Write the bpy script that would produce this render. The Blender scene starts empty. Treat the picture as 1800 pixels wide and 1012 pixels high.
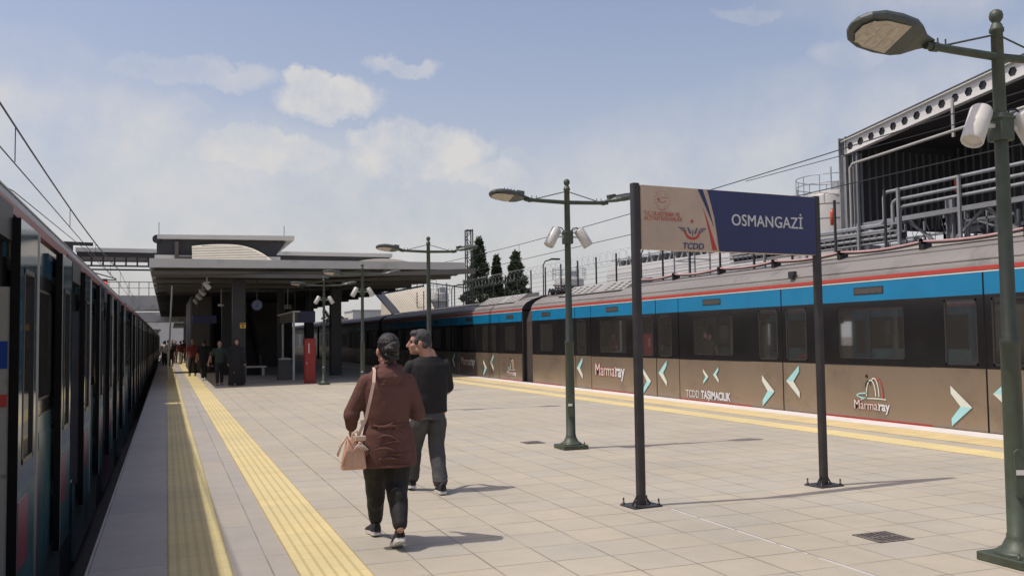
import bpy, math, random
from mathutils import Vector, Matrix, noise as mnoise
R = math.radians
PI = math.pi
random.seed(7)
S = bpy.context.scene
COL = S.collection

# ------------------------------------------------------------------ camera
CAMH = 1.6
F_, YAW, PIT, ROL = 1612.81, 0.360388747, 0.0537251520, -0.0135065429
cy_, sy_ = math.cos(YAW), math.sin(YAW)
Fv = Vector((sy_*math.cos(PIT), cy_*math.cos(PIT), math.sin(PIT)))
R0 = Vector((cy_, -sy_, 0)); U0 = R0.cross(Fv)
Rv = R0*math.cos(ROL) + U0*math.sin(ROL); Uv = -R0*math.sin(ROL) + U0*math.cos(ROL)
cam_d = bpy.data.cameras.new('camera'); cam = bpy.data.objects.new('camera', cam_d); COL.objects.link(cam)
m = Matrix((Rv, Uv, -Fv)).transposed().to_4x4(); m.translation = Vector((0, 0, CAMH)); cam.matrix_world = m
cam_d.sensor_width = 36; cam_d.lens = F_/1800*36; cam_d.clip_start = .05; cam_d.clip_end = 4000
S.camera = cam

# ------------------------------------------------------------------ sun, sky, exposure
SUNV = Vector((-.52, .055, 1)).normalized()          # towards the sun
sd = bpy.data.lights.new('sun', 'SUN'); sd.energy = 3.1; sd.angle = R(.53); sd.color = (1, .94, .86)
so = bpy.data.objects.new('sun', sd); COL.objects.link(so)
so.rotation_mode = 'QUATERNION'; so.rotation_quaternion = SUNV.to_track_quat('Z', 'Y'); so.location = (-20, 0, 40)
S.view_settings.view_transform = 'Standard'; S.view_settings.look = 'None'
S.view_settings.exposure = 0.0; S.view_settings.gamma = 1.0

W = bpy.data.worlds.new('World'); S.world = W; W.use_nodes = True
nt = W.node_tree; nt.nodes.clear()
def N(t, **k):
    n = nt.nodes.new(t)
    for a, b in k.items(): setattr(n, a, b)
    return n
def LK(a, b): nt.links.new(a, b)
def MA(op, a, b=None, clamp=False):
    n = N('ShaderNodeMath', operation=op, use_clamp=clamp)
    for i, v in enumerate((a, b)):
        if v is None: continue
        if isinstance(v, (int, float)): n.inputs[i].default_value = v
        else: LK(v, n.inputs[i])
    return n.outputs[0]
sky = N('ShaderNodeTexSky', sky_type='NISHITA'); sky.sun_disc = False
sky.sun_elevation = math.asin(SUNV.z); sky.sun_rotation = math.atan2(SUNV.x, SUNV.y)
sky.air_density = 1.0; sky.dust_density = 2.2; sky.ozone_density = 2.0
tc = N('ShaderNodeTexCoord'); sep = N('ShaderNodeSeparateXYZ'); LK(tc.outputs['Generated'], sep.inputs[0])
def raydir(x, y):
    return (Fv*F_ + Rv*(x-900) + Uv*(506-y)).normalized()
nz = N('ShaderNodeTexNoise'); nz.inputs['Scale'].default_value = 13; nz.inputs['Detail'].default_value = 9; nz.inputs['Roughness'].default_value = .62
LK(tc.outputs['Generated'], nz.inputs['Vector'])
wsub = N('ShaderNodeVectorMath', operation='SUBTRACT'); LK(nz.outputs['Color'], wsub.inputs[0]); wsub.inputs[1].default_value = (.5, .5, .5)
wsc = N('ShaderNodeVectorMath', operation='SCALE'); LK(wsub.outputs[0], wsc.inputs[0]); wsc.inputs['Scale'].default_value = .075
wadd = N('ShaderNodeVectorMath', operation='ADD'); LK(tc.outputs['Generated'], wadd.inputs[0]); LK(wsc.outputs[0], wadd.inputs[1])
# (px, py, half width px, half height px, strength)
blobs = [(582, 172, 70, 26, 1.1), (545, 138, 38, 20, 1.0), (610, 190, 40, 14, .8), (335, 123, 90, 16, .55), (712, 120, 48, 15, .65),
         (470, 268, 100, 30, .95), (425, 240, 50, 18, .8), (290, 262, 40, 12, .5), (555, 290, 50, 14, .5), (735, 272, 95, 40, 1.25), (690, 240, 60, 22, 1.1), (800, 262, 60, 26, 1.0), (840, 308, 80, 22, .9), (640, 300, 50, 20, .6),
         (1510, 82, 60, 26, .42), (1315, 25, 40, 12, .28), (930, 285, 50, 14, .4), (1080, 295, 60, 14, .4), (60, 150, 120, 60, .22), (335, 180, 30, 10, .35), (15, 210, 90, 50, .25),
         (-700, 200, 300, 60, .7), (-1500, 100, 400, 90, .7), (2500, 250, 350, 70, .7), (3500, 100, 400, 120, .6), (2300, -300, 260, 90, .5)]
acc = None
for (bx_, by_, hw, hh, st) in blobs:
    c = raydir(bx_, by_)
    right = Vector((c.y, -c.x, 0)).normalized(); up = right.cross(c)
    s1, s2 = F_/hw*(c.dot(Fv)**2 if c.dot(Fv) > .5 else .5), F_/hh*(c.dot(Fv) if c.dot(Fv) > .5 else .5)
    v = N('ShaderNodeVectorMath', operation='SUBTRACT'); LK(wadd.outputs[0], v.inputs[0]); v.inputs[1].default_value = c
    d1 = N('ShaderNodeVectorMath', operation='DOT_PRODUCT'); LK(v.outputs[0], d1.inputs[0]); d1.inputs[1].default_value = right*s1
    d2 = N('ShaderNodeVectorMath', operation='DOT_PRODUCT'); LK(v.outputs[0], d2.inputs[0]); d2.inputs[1].default_value = up*s2
    q = MA('ADD', MA('MULTIPLY', d1.outputs['Value'], d1.outputs['Value']), MA('MULTIPLY', d2.outputs['Value'], d2.outputs['Value']))
    d3 = N('ShaderNodeVectorMath', operation='DOT_PRODUCT'); LK(tc.outputs['Generated'], d3.inputs[0]); d3.inputs[1].default_value = c
    front = MA('GREATER_THAN', d3.outputs['Value'], .3)
    g_ = MA('MULTIPLY', MA('MULTIPLY', MA('MULTIPLY', MA('SUBTRACT', 1.9, q, True), .9), st), front)
    acc = g_ if acc is None else MA('MAXIMUM', acc, g_)
nz2 = N('ShaderNodeTexNoise'); nz2.inputs['Scale'].default_value = 14; nz2.inputs['Detail'].default_value = 8; nz2.inputs['Roughness'].default_value = .6
LK(tc.outputs['Generated'], nz2.inputs['Vector'])
fluff = MA('MULTIPLY', acc, MA('ADD', MA('MULTIPLY', MA('SUBTRACT', nz2.outputs['Fac'], .30), 2.6, True), .12, True), True)
zz = MA('MAXIMUM', sep.outputs[2], 0.0)
haze = MA('POWER', MA('SUBTRACT', 1.0, MA('MULTIPLY', zz, 1.9), True), 2.3)
mix1 = N('ShaderNodeMix', data_type='RGBA'); LK(MA('MULTIPLY', haze, .90), mix1.inputs[0]); 
tint = N('ShaderNodeMix', data_type='RGBA', blend_type='MULTIPLY'); tint.inputs[0].default_value = 1
LK(sky.outputs[0], tint.inputs[6]); tint.inputs[7].default_value = (1.85, 1.55, 1.45, 1)
LK(tint.outputs[2], mix1.inputs[6]); mix1.inputs[7].default_value = (5.35, 5.42, 5.55, 1)
mix2 = N('ShaderNodeMix', data_type='RGBA'); LK(MA('MULTIPLY', fluff, 1.15, True), mix2.inputs[0]); LK(mix1.outputs[2], mix2.inputs[6]); mix2.inputs[7].default_value = (6.75, 6.65, 6.6, 1)
bg = N('ShaderNodeBackground'); bg.inputs['Strength'].default_value = .1
LK(mix2.outputs[2], bg.inputs['Color'])
wo = N('ShaderNodeOutputWorld'); LK(bg.outputs[0], wo.inputs[0])

# ------------------------------------------------------------------ materials
MATS = {}
def pm(name, col, rough=.6, metal=0.0, var=.12, scale=3.0, bump=0.0, bscale=40.0, spec=.5, streak=None, dirt=None, trans=0.0, emis=0.0, detail=5, alpha=None):
    """principled material with noise colour variation and bump, in object coordinates"""
    if name in MATS: return MATS[name]
    M = bpy.data.materials.new(name); M.use_nodes = True; MATS[name] = M
    t = M.node_tree; b = t.nodes['Principled BSDF']
    b.inputs['Roughness'].default_value = rough; b.inputs['Metallic'].default_value = metal
    b.inputs['Specular IOR Level'].default_value = spec
    c = tuple(col)+(1,)
    b.inputs['Base Color'].default_value = c
    co = t.nodes.new('ShaderNodeTexCoord')
    src = co.outputs['Object']
    if streak:
        mp = t.nodes.new('ShaderNodeMapping'); mp.inputs['Scale'].default_value = streak; t.links.new(src, mp.inputs[0]); src = mp.outputs[0]
    last = None
    if var > 0:
        n = t.nodes.new('ShaderNodeTexNoise'); n.inputs['Scale'].default_value = scale; n.inputs['Detail'].default_value = detail; n.inputs['Roughness'].default_value = .6
        t.links.new(src, n.inputs['Vector'])
        r = t.nodes.new('ShaderNodeMapRange'); r.inputs[1].default_value = .25; r.inputs[2].default_value = .75
        r.inputs[3].default_value = 1-var; r.inputs[4].default_value = 1+var; t.links.new(n.outputs['Fac'], r.inputs[0])
        h = t.nodes.new('ShaderNodeMix'); h.data_type = 'RGBA'; h.blend_type = 'MULTIPLY'; h.inputs[0].default_value = 1
        h.inputs[6].default_value = c; t.links.new(r.outputs[0], h.inputs[7]); last = h.outputs[2]
    if dirt:
        n = t.nodes.new('ShaderNodeTexNoise'); n.inputs['Scale'].default_value = dirt[1]; n.inputs['Detail'].default_value = 7; n.inputs['Roughness'].default_value = .7
        t.links.new(co.outputs['Object'], n.inputs['Vector'])
        r = t.nodes.new('ShaderNodeMapRange'); r.inputs[1].default_value = dirt[2]; r.inputs[2].default_value = dirt[2]+.15; r.inputs[4].default_value = dirt[3]
        t.links.new(n.outputs['Fac'], r.inputs[0])
        h = t.nodes.new('ShaderNodeMix'); h.data_type = 'RGBA'; t.links.new(r.outputs[0], h.inputs[0])
        if last: t.links.new(last, h.inputs[6])
        else: h.inputs[6].default_value = c
        h.inputs[7].default_value = tuple(dirt[0])+(1,); last = h.outputs[2]
    if last: t.links.new(last, b.inputs['Base Color'])
    if bump > 0:
        n = t.nodes.new('ShaderNodeTexNoise'); n.inputs['Scale'].default_value = bscale; n.inputs['Detail'].default_value = 4
        t.links.new(src, n.inputs['Vector'])
        bp = t.nodes.new('ShaderNodeBump'); bp.inputs['Strength'].default_value = bump; bp.inputs['Distance'].default_value = .01
        t.links.new(n.outputs['Fac'], bp.inputs['Height']); t.links.new(bp.outputs[0], b.inputs['Normal'])
    if emis:
        b.inputs['Emission Color'].default_value = c; b.inputs['Emission Strength'].default_value = emis
    return M
def tinted_glass(name, tr, rough=.03):
    M = bpy.data.materials.new(name); M.use_nodes = True; MATS[name] = M
    t = M.node_tree; t.nodes.remove(t.nodes['Principled BSDF']); out = t.nodes['Material Output']
    a = t.nodes.new('ShaderNodeBsdfTransparent'); a.inputs[0].default_value = tuple(tr)+(1,)
    g = t.nodes.new('ShaderNodeBsdfGlossy'); g.inputs['Roughness'].default_value = rough; g.inputs[0].default_value = (.9, .9, .9, 1)
    f = t.nodes.new('ShaderNodeFresnel'); f.inputs[0].default_value = 1.5
    mx = t.nodes.new('ShaderNodeMixShader'); t.links.new(f.outputs[0], mx.inputs[0]); t.links.new(a.outputs[0], mx.inputs[1]); t.links.new(g.outputs[0], mx.inputs[2])
    df = t.nodes.new('ShaderNodeBsdfDiffuse'); df.inputs[0].default_value = (.055, .052, .048, 1)
    m2 = t.nodes.new('ShaderNodeMixShader'); m2.inputs[0].default_value = .45; t.links.new(mx.outputs[0], m2.inputs[1]); t.links.new(df.outputs[0], m2.inputs[2])
    t.links.new(m2.outputs[0], out.inputs[0]); return M

def paving_mat(name, col, tx, ty, ox, oy, jw=.008, var=.1, ribs=None, gap=(.16, .14, .12), stain=.25):
    """stone/tactile paving: a grid of tiles in the XY plane (object coords = world), joints, per-tile tone, ribs as bump"""
    M = bpy.data.materials.new(name); M.use_nodes = True; MATS[name] = M
    t = M.node_tree; b = t.nodes['Principled BSDF']; b.inputs['Roughness'].default_value = .78; b.inputs['Specular IOR Level'].default_value = .3
    L = t.links.new
    def mth(op, a, bb=None, cl=False, c3=None):
        n = t.nodes.new('ShaderNodeMath'); n.operation = op; n.use_clamp = cl
        for i, v in enumerate((a, bb, c3)):
            if v is None: continue
            if isinstance(v, (int, float)): n.inputs[i].default_value = v
            else: L(v, n.inputs[i])
        return n.outputs[0]
    co = t.nodes.new('ShaderNodeTexCoord'); sp = t.nodes.new('ShaderNodeSeparateXYZ'); L(co.outputs['Object'], sp.inputs[0])
    X, Y = sp.outputs[0], sp.outputs[1]
    u = mth('DIVIDE', mth('SUBTRACT', X, ox), tx)
    iu = mth('FLOOR', u)
    offs = t.nodes.new('ShaderNodeTexWhiteNoise'); offs.noise_dimensions = '1D'; L(iu, offs.inputs['W'])
    v = mth('ADD', mth('DIVIDE', mth('SUBTRACT', Y, oy), ty), mth('MULTIPLY', offs.outputs['Value'], .07))
    iv = mth('FLOOR', v)
    fu, fv = mth('FRACT', u), mth('FRACT', v)
    def edge(f, size):
        d = mth('MULTIPLY', mth('MINIMUM', f, mth('SUBTRACT', 1.0, f)), size)
        return mth('SUBTRACT', 1.0, mth('DIVIDE', d, jw, True), True)
    jn = mth('MAXIMUM', edge(fu, tx), edge(fv, ty))
    cb = t.nodes.new('ShaderNodeCombineXYZ'); L(iu, cb.inputs[0]); L(iv, cb.inputs[1])
    wn = t.nodes.new('ShaderNodeTexWhiteNoise'); wn.noise_dimensions = '3D'; L(cb.outputs[0], wn.inputs['Vector'])
    n1 = t.nodes.new('ShaderNodeTexNoise'); n1.inputs['Scale'].default_value = .55; n1.inputs['Detail'].default_value = 6; L(co.outputs['Object'], n1.inputs['Vector'])
    n2 = t.nodes.new('ShaderNodeTexNoise'); n2.inputs['Scale'].default_value = 60; n2.inputs['Detail'].default_value = 3; L(co.outputs['Object'], n2.inputs['Vector'])
    n4 = t.nodes.new('ShaderNodeTexNoise'); n4.inputs['Scale'].default_value = 3.5; n4.inputs['Detail'].default_value = 8; n4.inputs['Roughness'].default_value = .7; L(co.outputs['Object'], n4.inputs['Vector'])
    tone = mth('ADD', 1-var, mth('MULTIPLY', wn.outputs['Value'], 2*var))
    tone = mth('MULTIPLY', tone, mth('ADD', 1-stain, mth('MULTIPLY', n1.outputs['Fac'], 2*stain)))
    tone = mth('MULTIPLY', tone, mth('ADD', .92, mth('MULTIPLY', n2.outputs['Fac'], .16)))
    tone = mth('MULTIPLY', tone, mth('ADD', .86, mth('MULTIPLY', n4.outputs['Fac'], .28)))
    hue = t.nodes.new('ShaderNodeMix'); hue.data_type = 'RGBA'; L(wn.outputs['Color'], hue.inputs[6])
    mxc = t.nodes.new('ShaderNodeMix'); mxc.data_type = 'RGBA'; L(mth('MULTIPLY', wn.outputs['Value'], 1.0), mxc.inputs[0])
    mxc.inputs[6].default_value = tuple(col)+(1,); mxc.inputs[7].default_value = (col[0]*1.0, col[1]*.965, col[2]*.90, 1)
    mc = t.nodes.new('ShaderNodeMix'); mc.data_type = 'RGBA'; mc.blend_type = 'MULTIPLY'; mc.inputs[0].default_value = 1
    L(mxc.outputs[2], mc.inputs[6]); L(tone, mc.inputs[7])
    # dark blotches: chewing gum and drips
    n3 = t.nodes.new('ShaderNodeTexVoronoi'); n3.inputs['Scale'].default_value = 1.7; n3.inputs['Randomness'].default_value = 1; L(co.outputs['Object'], n3.inputs['Vector'])
    gum = mth('MULTIPLY', mth('LESS_THAN', n3.outputs['Distance'], .030), .45)
    jm = t.nodes.new('ShaderNodeMix'); jm.data_type = 'RGBA'
    n5 = t.nodes.new('ShaderNodeTexNoise'); n5.inputs['Scale'].default_value = 1.7; n5.inputs['Detail'].default_value = 4; L(co.outputs['Object'], n5.inputs['Vector'])
    L(mth('MAXIMUM', mth('MULTIPLY', jn, mth('MULTIPLY', mth('SUBTRACT', n5.outputs['Fac'], .24, True), 2.8, True)), gum), jm.inputs[0])
    L(mc.outputs[2], jm.inputs[6]); jm.inputs[7].default_value = tuple(gap)+(1,)
    hgt = mth('MULTIPLY', jn, -1.0); last = jm.outputs[2]
    if ribs:
        kind, num, dash = ribs
        fr = mth('FRACT', mth('MULTIPLY', u, num))
        rr = mth('LESS_THAN', mth('ABSOLUTE', mth('SUBTRACT', fr, .5)), .36 if kind == 'bar' else .3)
        if dash:
            fy = mth('FRACT', mth('MULTIPLY', v, dash))
            rr = mth('MULTIPLY', rr, mth('LESS_THAN', mth('ABSOLUTE', mth('SUBTRACT', fy, .5)), .3))
        gr = t.nodes.new('ShaderNodeMix'); gr.data_type = 'RGBA'; L(rr, gr.inputs[0])
        dk = t.nodes.new('ShaderNodeMix'); dk.data_type = 'RGBA'; dk.blend_type = 'MULTIPLY'; dk.inputs[0].default_value = 1
        L(last, dk.inputs[6]); dk.inputs[7].default_value = (.80, .77, .70, 1)
        L(dk.outputs[2], gr.inputs[6]); L(last, gr.inputs[7]); last = gr.outputs[2]
        hgt = mth('ADD', hgt, mth('MULTIPLY', rr, .8))
    L(last, b.inputs['Base Color'])
    hgt = mth('ADD', hgt, mth('MULTIPLY', n2.outputs['Fac'], .12))
    bp = t.nodes.new('ShaderNodeBump'); bp.inputs['Strength'].default_value = .5; bp.inputs['Distance'].default_value = .006
    L(hgt, bp.inputs['Height']); L(bp.outputs[0], b.inputs['Normal'])
    return M

# ------------------------------------------------------------------ mesh helpers
ORG = {}
def V(*a): return Vector(a)
class MB:
    def __init__(s): s.v = []; s.f = []; s.m = []; s.s = []
    def add(s, vs, fs, mi=0, sm=False):
        o = len(s.v); s.v.extend([tuple(x) for x in vs])
        for f in fs: s.f.append(tuple(o+i for i in f)); s.m.append(mi); s.s.append(sm)
        return s
    def box(s, a, b, mi=0, M=None):
        x0, y0, z0 = a; x1, y1, z1 = b
        vs = [Vector(p) for p in ((x0,y0,z0),(x1,y0,z0),(x1,y1,z0),(x0,y1,z0),(x0,y0,z1),(x1,y0,z1),(x1,y1,z1),(x0,y1,z1))]
        if M: vs = [M @ v for v in vs]
        return s.add(vs, [(0,3,2,1),(4,5,6,7),(0,1,5,4),(1,2,6,5),(2,3,7,6),(3,0,4,7)], mi)
    def bbox(s, a, b, r, mi=0, M=None):
        """box with chamfered vertical and horizontal edges"""
        x0, y0, z0 = a; x1, y1, z1 = b
        def ring(i, z): return [(x0+i+r,y0+i,z),(x1-i-r,y0+i,z),(x1-i,y0+i+r,z),(x1-i,y1-i-r,z),(x1-i-r,y1-i,z),(x0+i+r,y1-i,z),(x0+i,y1-i-r,z),(x0+i,y0+i+r,z)]
        rs = [ring(r*.5, z0), ring(0, z0+r*.5), ring(0, z1-r*.5), ring(r*.5, z1)]
        vs = [Vector(p) for q in rs for p in q]
        if M: vs = [M @ v for v in vs]
        fs = [tuple(range(7,-1,-1)), tuple(range(24,32))]
        for k in range(3):
            for i in range(8): fs.append((k*8+i, k*8+(i+1) % 8, k*8+8+(i+1) % 8, k*8+8+i))
        return s.add(vs, fs, mi)
    def path(s, pts, rad, n=8, mi=0, sm=True, cap=True, flat=None):
        pts = [Vector(p) for p in pts]; k = len(pts)
        rad = [rad]*k if isinstance(rad, (int, float)) else rad
        ref = None; vs = []
        for i, p in enumerate(pts):
            d = ((pts[min(i+1, k-1)]-p).normalized() + (p-pts[max(i-1, 0)]).normalized()) if 0 < i < k-1 else (pts[1]-pts[0] if i == 0 else pts[-1]-pts[-2])
            d.normalize()
            if ref is None: ref = Vector((0,0,1)) if abs(d.z) < .9 else Vector((1,0,0))
            a = (ref - d*ref.dot(d)).normalized(); ref = a; b = d.cross(a)
            for j in range(n):
                t = 2*PI*j/n; vs.append(p + (a*math.cos(t)*(flat or 1) + b*math.sin(t))*rad[i])
        fs = [(i*n+j, i*n+(j+1) % n, (i+1)*n+(j+1) % n, (i+1)*n+j) for i in range(k-1) for j in range(n)]
        s.add(vs, fs, mi, sm)
        if cap: s.add(vs[:n], [tuple(range(n-1,-1,-1))], mi); s.add(vs[-n:], [tuple(range(n))], mi)
        return s
    def tube(s, a, b, r, n=8, mi=0, r2=None): return s.path([a, b], [r, r if r2 is None else r2], n, mi)
    def bar(s, a, b, w, h, mi=0):
        a, b = Vector(a), Vector(b); d = (b-a); L = d.length; d.normalize()
        up = Vector((0,0,1)) if abs(d.z) < .95 else Vector((0,1,0))
        x = d.cross(up).normalized(); z = x.cross(d)
        M = Matrix((x, d, z)).transposed().to_4x4(); M.translation = a
        return s.box((-w/2, 0, -h/2), (w/2, L, h/2), mi, M)
    def lathe(s, prof, org=(0,0,0), n=16, mi=0, M=None, sm=True):
        o = Vector(org); vs = []
        for r, z in prof:
            for j in range(n):
                t = 2*PI*j/n; p = Vector((r*math.cos(t), r*math.sin(t), z))
                vs.append((M @ p if M else p)+o)
        k = len(prof)
        fs = [(i*n+j, i*n+(j+1) % n, (i+1)*n+(j+1) % n, (i+1)*n+j) for i in range(k-1) for j in range(n)]
        s.add(vs, fs, mi, sm)
        s.add(vs[:n], [tuple(range(n-1,-1,-1))], mi); s.add(vs[-n:], [tuple(range(n))], mi)
        return s
    def loft(s, rings, mi=0, sm=True, n=20, M=None):
        """rings: (cx,cy,z,rx,ry[,power])"""
        vs = []
        for r in rings:
            cx, cy, z, rx, ry = r[:5]; pw = r[5] if len(r) > 5 else 1.0
            for j in range(n):
                t = 2*PI*j/n; c, q = math.cos(t), math.sin(t)
                p = Vector((cx+rx*math.copysign(abs(c)**pw, c), cy+ry*math.copysign(abs(q)**pw, q), z)); vs.append(M @ p if M else p)
        k = len(rings)
        s.add(vs, [(i*n+j, i*n+(j+1) % n, (i+1)*n+(j+1) % n, (i+1)*n+j) for i in range(k-1) for j in range(n)], mi, sm)
        s.add(vs[:n], [tuple(range(n-1,-1,-1))], mi); s.add(vs[-n:], [tuple(range(n))], mi)
        return s
    def ell(s, c, r, mi=0, nu=14, nv=9, M=None):
        vs = []; fs = []
        for i in range(nv+1):
            ph = -PI/2+PI*i/nv
            for j in range(nu):
                t = 2*PI*j/nu; p = Vector((r[0]*math.cos(ph)*math.cos(t), r[1]*math.cos(ph)*math.sin(t), r[2]*math.sin(ph)))
                vs.append((M @ p if M else p)+Vector(c))
        for i in range(nv):
            for j in range(nu): fs.append((i*nu+j, i*nu+(j+1) % nu, (i+1)*nu+(j+1) % nu, (i+1)*nu+j))
        return s.add(vs, fs, mi, True)
    def caps(s, a, b, r0, r1, mi=0, n=12):
        """tapered capsule"""
        a, b = Vector(a), Vector(b); d = (b-a).normalized()
        pts, rs = [], []
        for t in (-.98, -.8, -.45, 0): pts.append(a+d*t*r0); rs.append(r0*math.sqrt(max(0, 1-t*t)))
        for t in (0, .45, .8, .98): pts.append(b+d*t*r1); rs.append(r1*math.sqrt(max(0, 1-t*t)))
        return s.path(pts, rs, n, mi)
    def poly(s, pts, mi=0): return s.add(pts, [tuple(range(len(pts)))], mi)
    def prism(s, pts, off, mi=0):
        """flat polygon (3-D points) extruded by the vector off"""
        n = len(pts); p = [Vector(q) for q in pts]; o = Vector(off)
        fs = [tuple(range(n)), tuple(range(2*n-1, n-1, -1))]+[(i, i+n, (i+1) % n+n, (i+1) % n) for i in range(n)]
        return s.add(p+[q+o for q in p], fs, mi)
    def text(s, body, size, M, mi=0, bold=0.0, shear=0.0, ext=.001, align='LEFT', sx=1.0, space=1.0):
        c = bpy.data.curves.new('t', 'FONT'); c.body = body; c.size = size; c.extrude = ext; c.offset = bold; c.shear = shear; c.align_x = align; c.resolution_u = 3; c.space_character = space
        o = bpy.data.objects.new('t', c); COL.objects.link(o)
        dg = bpy.context.evaluated_depsgraph_get(); me = bpy.data.meshes.new_from_object(o.evaluated_get(dg))
        vs = [M @ Vector((v.co.x*sx, v.co.y, v.co.z)) for v in me.vertices]
        s.add(vs, [tuple(p.vertices) for p in me.polygons], mi)
        bpy.data.objects.remove(o); bpy.data.curves.remove(c); bpy.data.meshes.remove(me)
        return s
    def build(s, name, mats, parent=None, local=False):
        me = bpy.data.meshes.new(name)
        o_ = Vector((0,0,0)) if (parent is None or local) else ORG[parent.name]
        me.from_pydata([tuple(Vector(v)-o_) for v in s.v], [], s.f)
        if not isinstance(mats, (list, tuple)): mats = [mats]
        for m_ in mats: me.materials.append(m_)
        me.polygons.foreach_set('material_index', s.m); me.polygons.foreach_set('use_smooth', s.s); me.update()
        o = bpy.data.objects.new(name, me); COL.objects.link(o)
        if parent: o.parent = parent; ORG[o.name] = ORG[parent.name] if not local else Vector((0,0,0))
        else: ORG[o.name] = Vector((0,0,0))
        return o
def tag(o, label=None, cat=None, group=None, kind=None):
    if label: o['label'] = label
    if cat: o['category'] = cat
    if group: o['group'] = group
    if kind: o['kind'] = kind
    return o
def thing(name, label, cat, loc=(0,0,0), group=None, rz=0):
    o = bpy.data.objects.new(name, None); COL.objects.link(o); o.location = loc; o.rotation_euler = (0,0,rz); o.empty_display_size = .2
    ORG[o.name] = Vector(loc) if rz == 0 else Vector((0,0,0))
    return tag(o, label, cat, group)
def struct(name, mb, mats): return tag(mb.build(name, mats), kind='structure')
def copy_tree(o, parent=None):
    c = o.copy(); COL.objects.link(c)
    if parent: c.parent = parent
    for ch in [x for x in bpy.data.objects if x.parent == o]: copy_tree(ch, c)
    return c

# ================================================================== MATERIAL TABLE
m_pave = paving_mat('paving_stone', (.400, .372, .305), .45, .46, .35, .17, jw=.010, var=.04, stain=.22, gap=(.13, .11, .09))
m_pave_l = paving_mat('edge_slabs', (.36, .335, .30), .6, 1.15, -.5, .3, var=.05, stain=.14, gap=(.16, .15, .14))
m_yel = paving_mat('yellow_guide_tiles', (.62, .53, .28), .47, .46, .86, .0, jw=.006, var=.05, ribs=('bar', 6, None), gap=(.40, .33, .16), stain=.18)
m_tac = paving_mat('yellow_warning_tiles', (.57, .50, .27), .42, .46, .02, .0, jw=.006, var=.05, ribs=('dot', 6, 18), gap=(.32, .27, .13), stain=.2)
m_yel2 = paving_mat('yellow_line_tiles', (.66, .56, .29), .5, .46, 9.78, .0, jw=.008, var=.05, ribs=('bar', 6, None), gap=(.42, .34, .15), stain=.12)
m_tac2 = paving_mat('pale_warning_tiles', (.60, .49, .26), .45, .2, 10.72, .0, jw=.02, var=.05, ribs=None, gap=(.36, .29, .14), stain=.15)
m_lit_edge = pm('sunlit_edge_stone', (.62, .60, .57), .7, var=.12, scale=2.5)  # whiter than the left slabs: sunlight is put into the colour
m_conc = pm('concrete', (.36, .35, .33), .85, var=.18, scale=1.2, bump=.3, bscale=14, dirt=((.18, .17, .15), 1.6, .55, .7))
m_concd = pm('dark_concrete', (.12, .115, .105), .9, var=.25, scale=2)
m_ballast = pm('ballast', (.14, .125, .11), .95, var=.5, scale=30, bump=1, bscale=60)
m_steel = pm('galvanised_steel', (.42, .43, .43), .42, .6, var=.18, scale=6, dirt=((.2, .17, .14), 5, .6, .5))
m_rail = pm('rail_steel', (.16, .12, .1), .5, .7, var=.3, scale=10)
m_green = pm('green_paint', (.052, .066, .043), .5, var=.25, scale=7, bump=.15, bscale=60, dirt=((.11, .105, .075), 5, .56, .6))
m_lamp = pm('lamp_housing', (.075, .085, .075), .45, .2, var=.2, scale=9)
m_lens = pm('lamp_lens', (.46, .41, .33), .18, var=.25, scale=22)
m_white = pm('white_enamel', (.60, .58, .53), .4, var=.1, scale=9, dirt=((.3, .27, .2), 8, .6, .5))
m_blackm = pm('black_metal', (.018, .017, .019), .5, .1, var=.3, scale=9)
m_post = pm('sign_post_paint', (.035, .031, .032), .42, .1, var=.3, scale=6, dirt=((.12, .09, .07), 12, .63, .5))
m_cream = pm('faded_cream_panel', (.52, .39, .285), .42, var=.10, scale=2.2, dirt=((.36, .30, .26), 1.6, .5, .5))
m_navy = pm('navy_panel', (.016, .024, .100), .30, var=.12, scale=2.5)
m_txtw = pm('white_lettering', (.62, .62, .62), .5, var=.05)
m_txtb = pm('blue_lettering', (.05, .07, .17), .5, var=.05)
m_red = pm('red_mark', (.46, .045, .035), .5, var=.1)
m_redf = pm('faded_red_mark', (.50, .17, .12), .5, var=.2, scale=30)
m_brown = pm('brown_car_panel', (.32, .25, .185), .26, .55, var=.07, scale=.6, dirt=((.22, .18, .135), 1.0, .50, .7), streak=(1, 1, .35))
m_band = pm('black_band', (.016, .015, .016), .12, var=.25, scale=1.2)
m_blue = pm('blue_stripe', (.006, .17, .34), .34, var=.10, scale=1.3, dirt=((.05, .17, .27), 2.2, .55, .5))
m_redl = pm('red_stripe', (.42, .045, .035), .4, var=.1, scale=3)
m_seal = pm('rubber_seal', (.010, .009, .009), .75, var=.2, spec=.15)
m_roof = pm('car_roof', (.215, .20, .185), .6, .1, var=.14, scale=.9, dirt=((.11, .10, .09), 1.1, .52, .6), streak=(2.5, .35, 1))
m_hvac = pm('roof_unit', (.33, .32, .29), .55, .2, var=.15, scale=3, dirt=((.16, .15, .13), 2, .55, .6))
m_gang = pm('gangway_bellows', (.045, .036, .03), .7, var=.3, scale=4)
m_under = pm('underframe', (.02, .02, .02), .9, var=.3)
m_inter = pm('interior_panel', (.55, .54, .50), .5, var=.06)
m_seat = pm('interior_seats', (.05, .05, .06), .7, var=.2)
m_teal = pm('pale_teal_mark', (.33, .62, .62), .5, var=.08)
m_chw = pm('pale_mark', (.60, .63, .55), .5, var=.08)
m_wine = pm('outlined_letters', (.42, .07, .07), .5, var=.1)
m_glass = tinted_glass('tinted_glass', (.27, .27, .255))
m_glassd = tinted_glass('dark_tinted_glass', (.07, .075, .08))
m_disp = pm('display', (.07, .065, .06), .25, var=.2, scale=12)
m_frame = pm('window_frame', (.022, .02, .02), .4, .0, var=.2)
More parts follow.
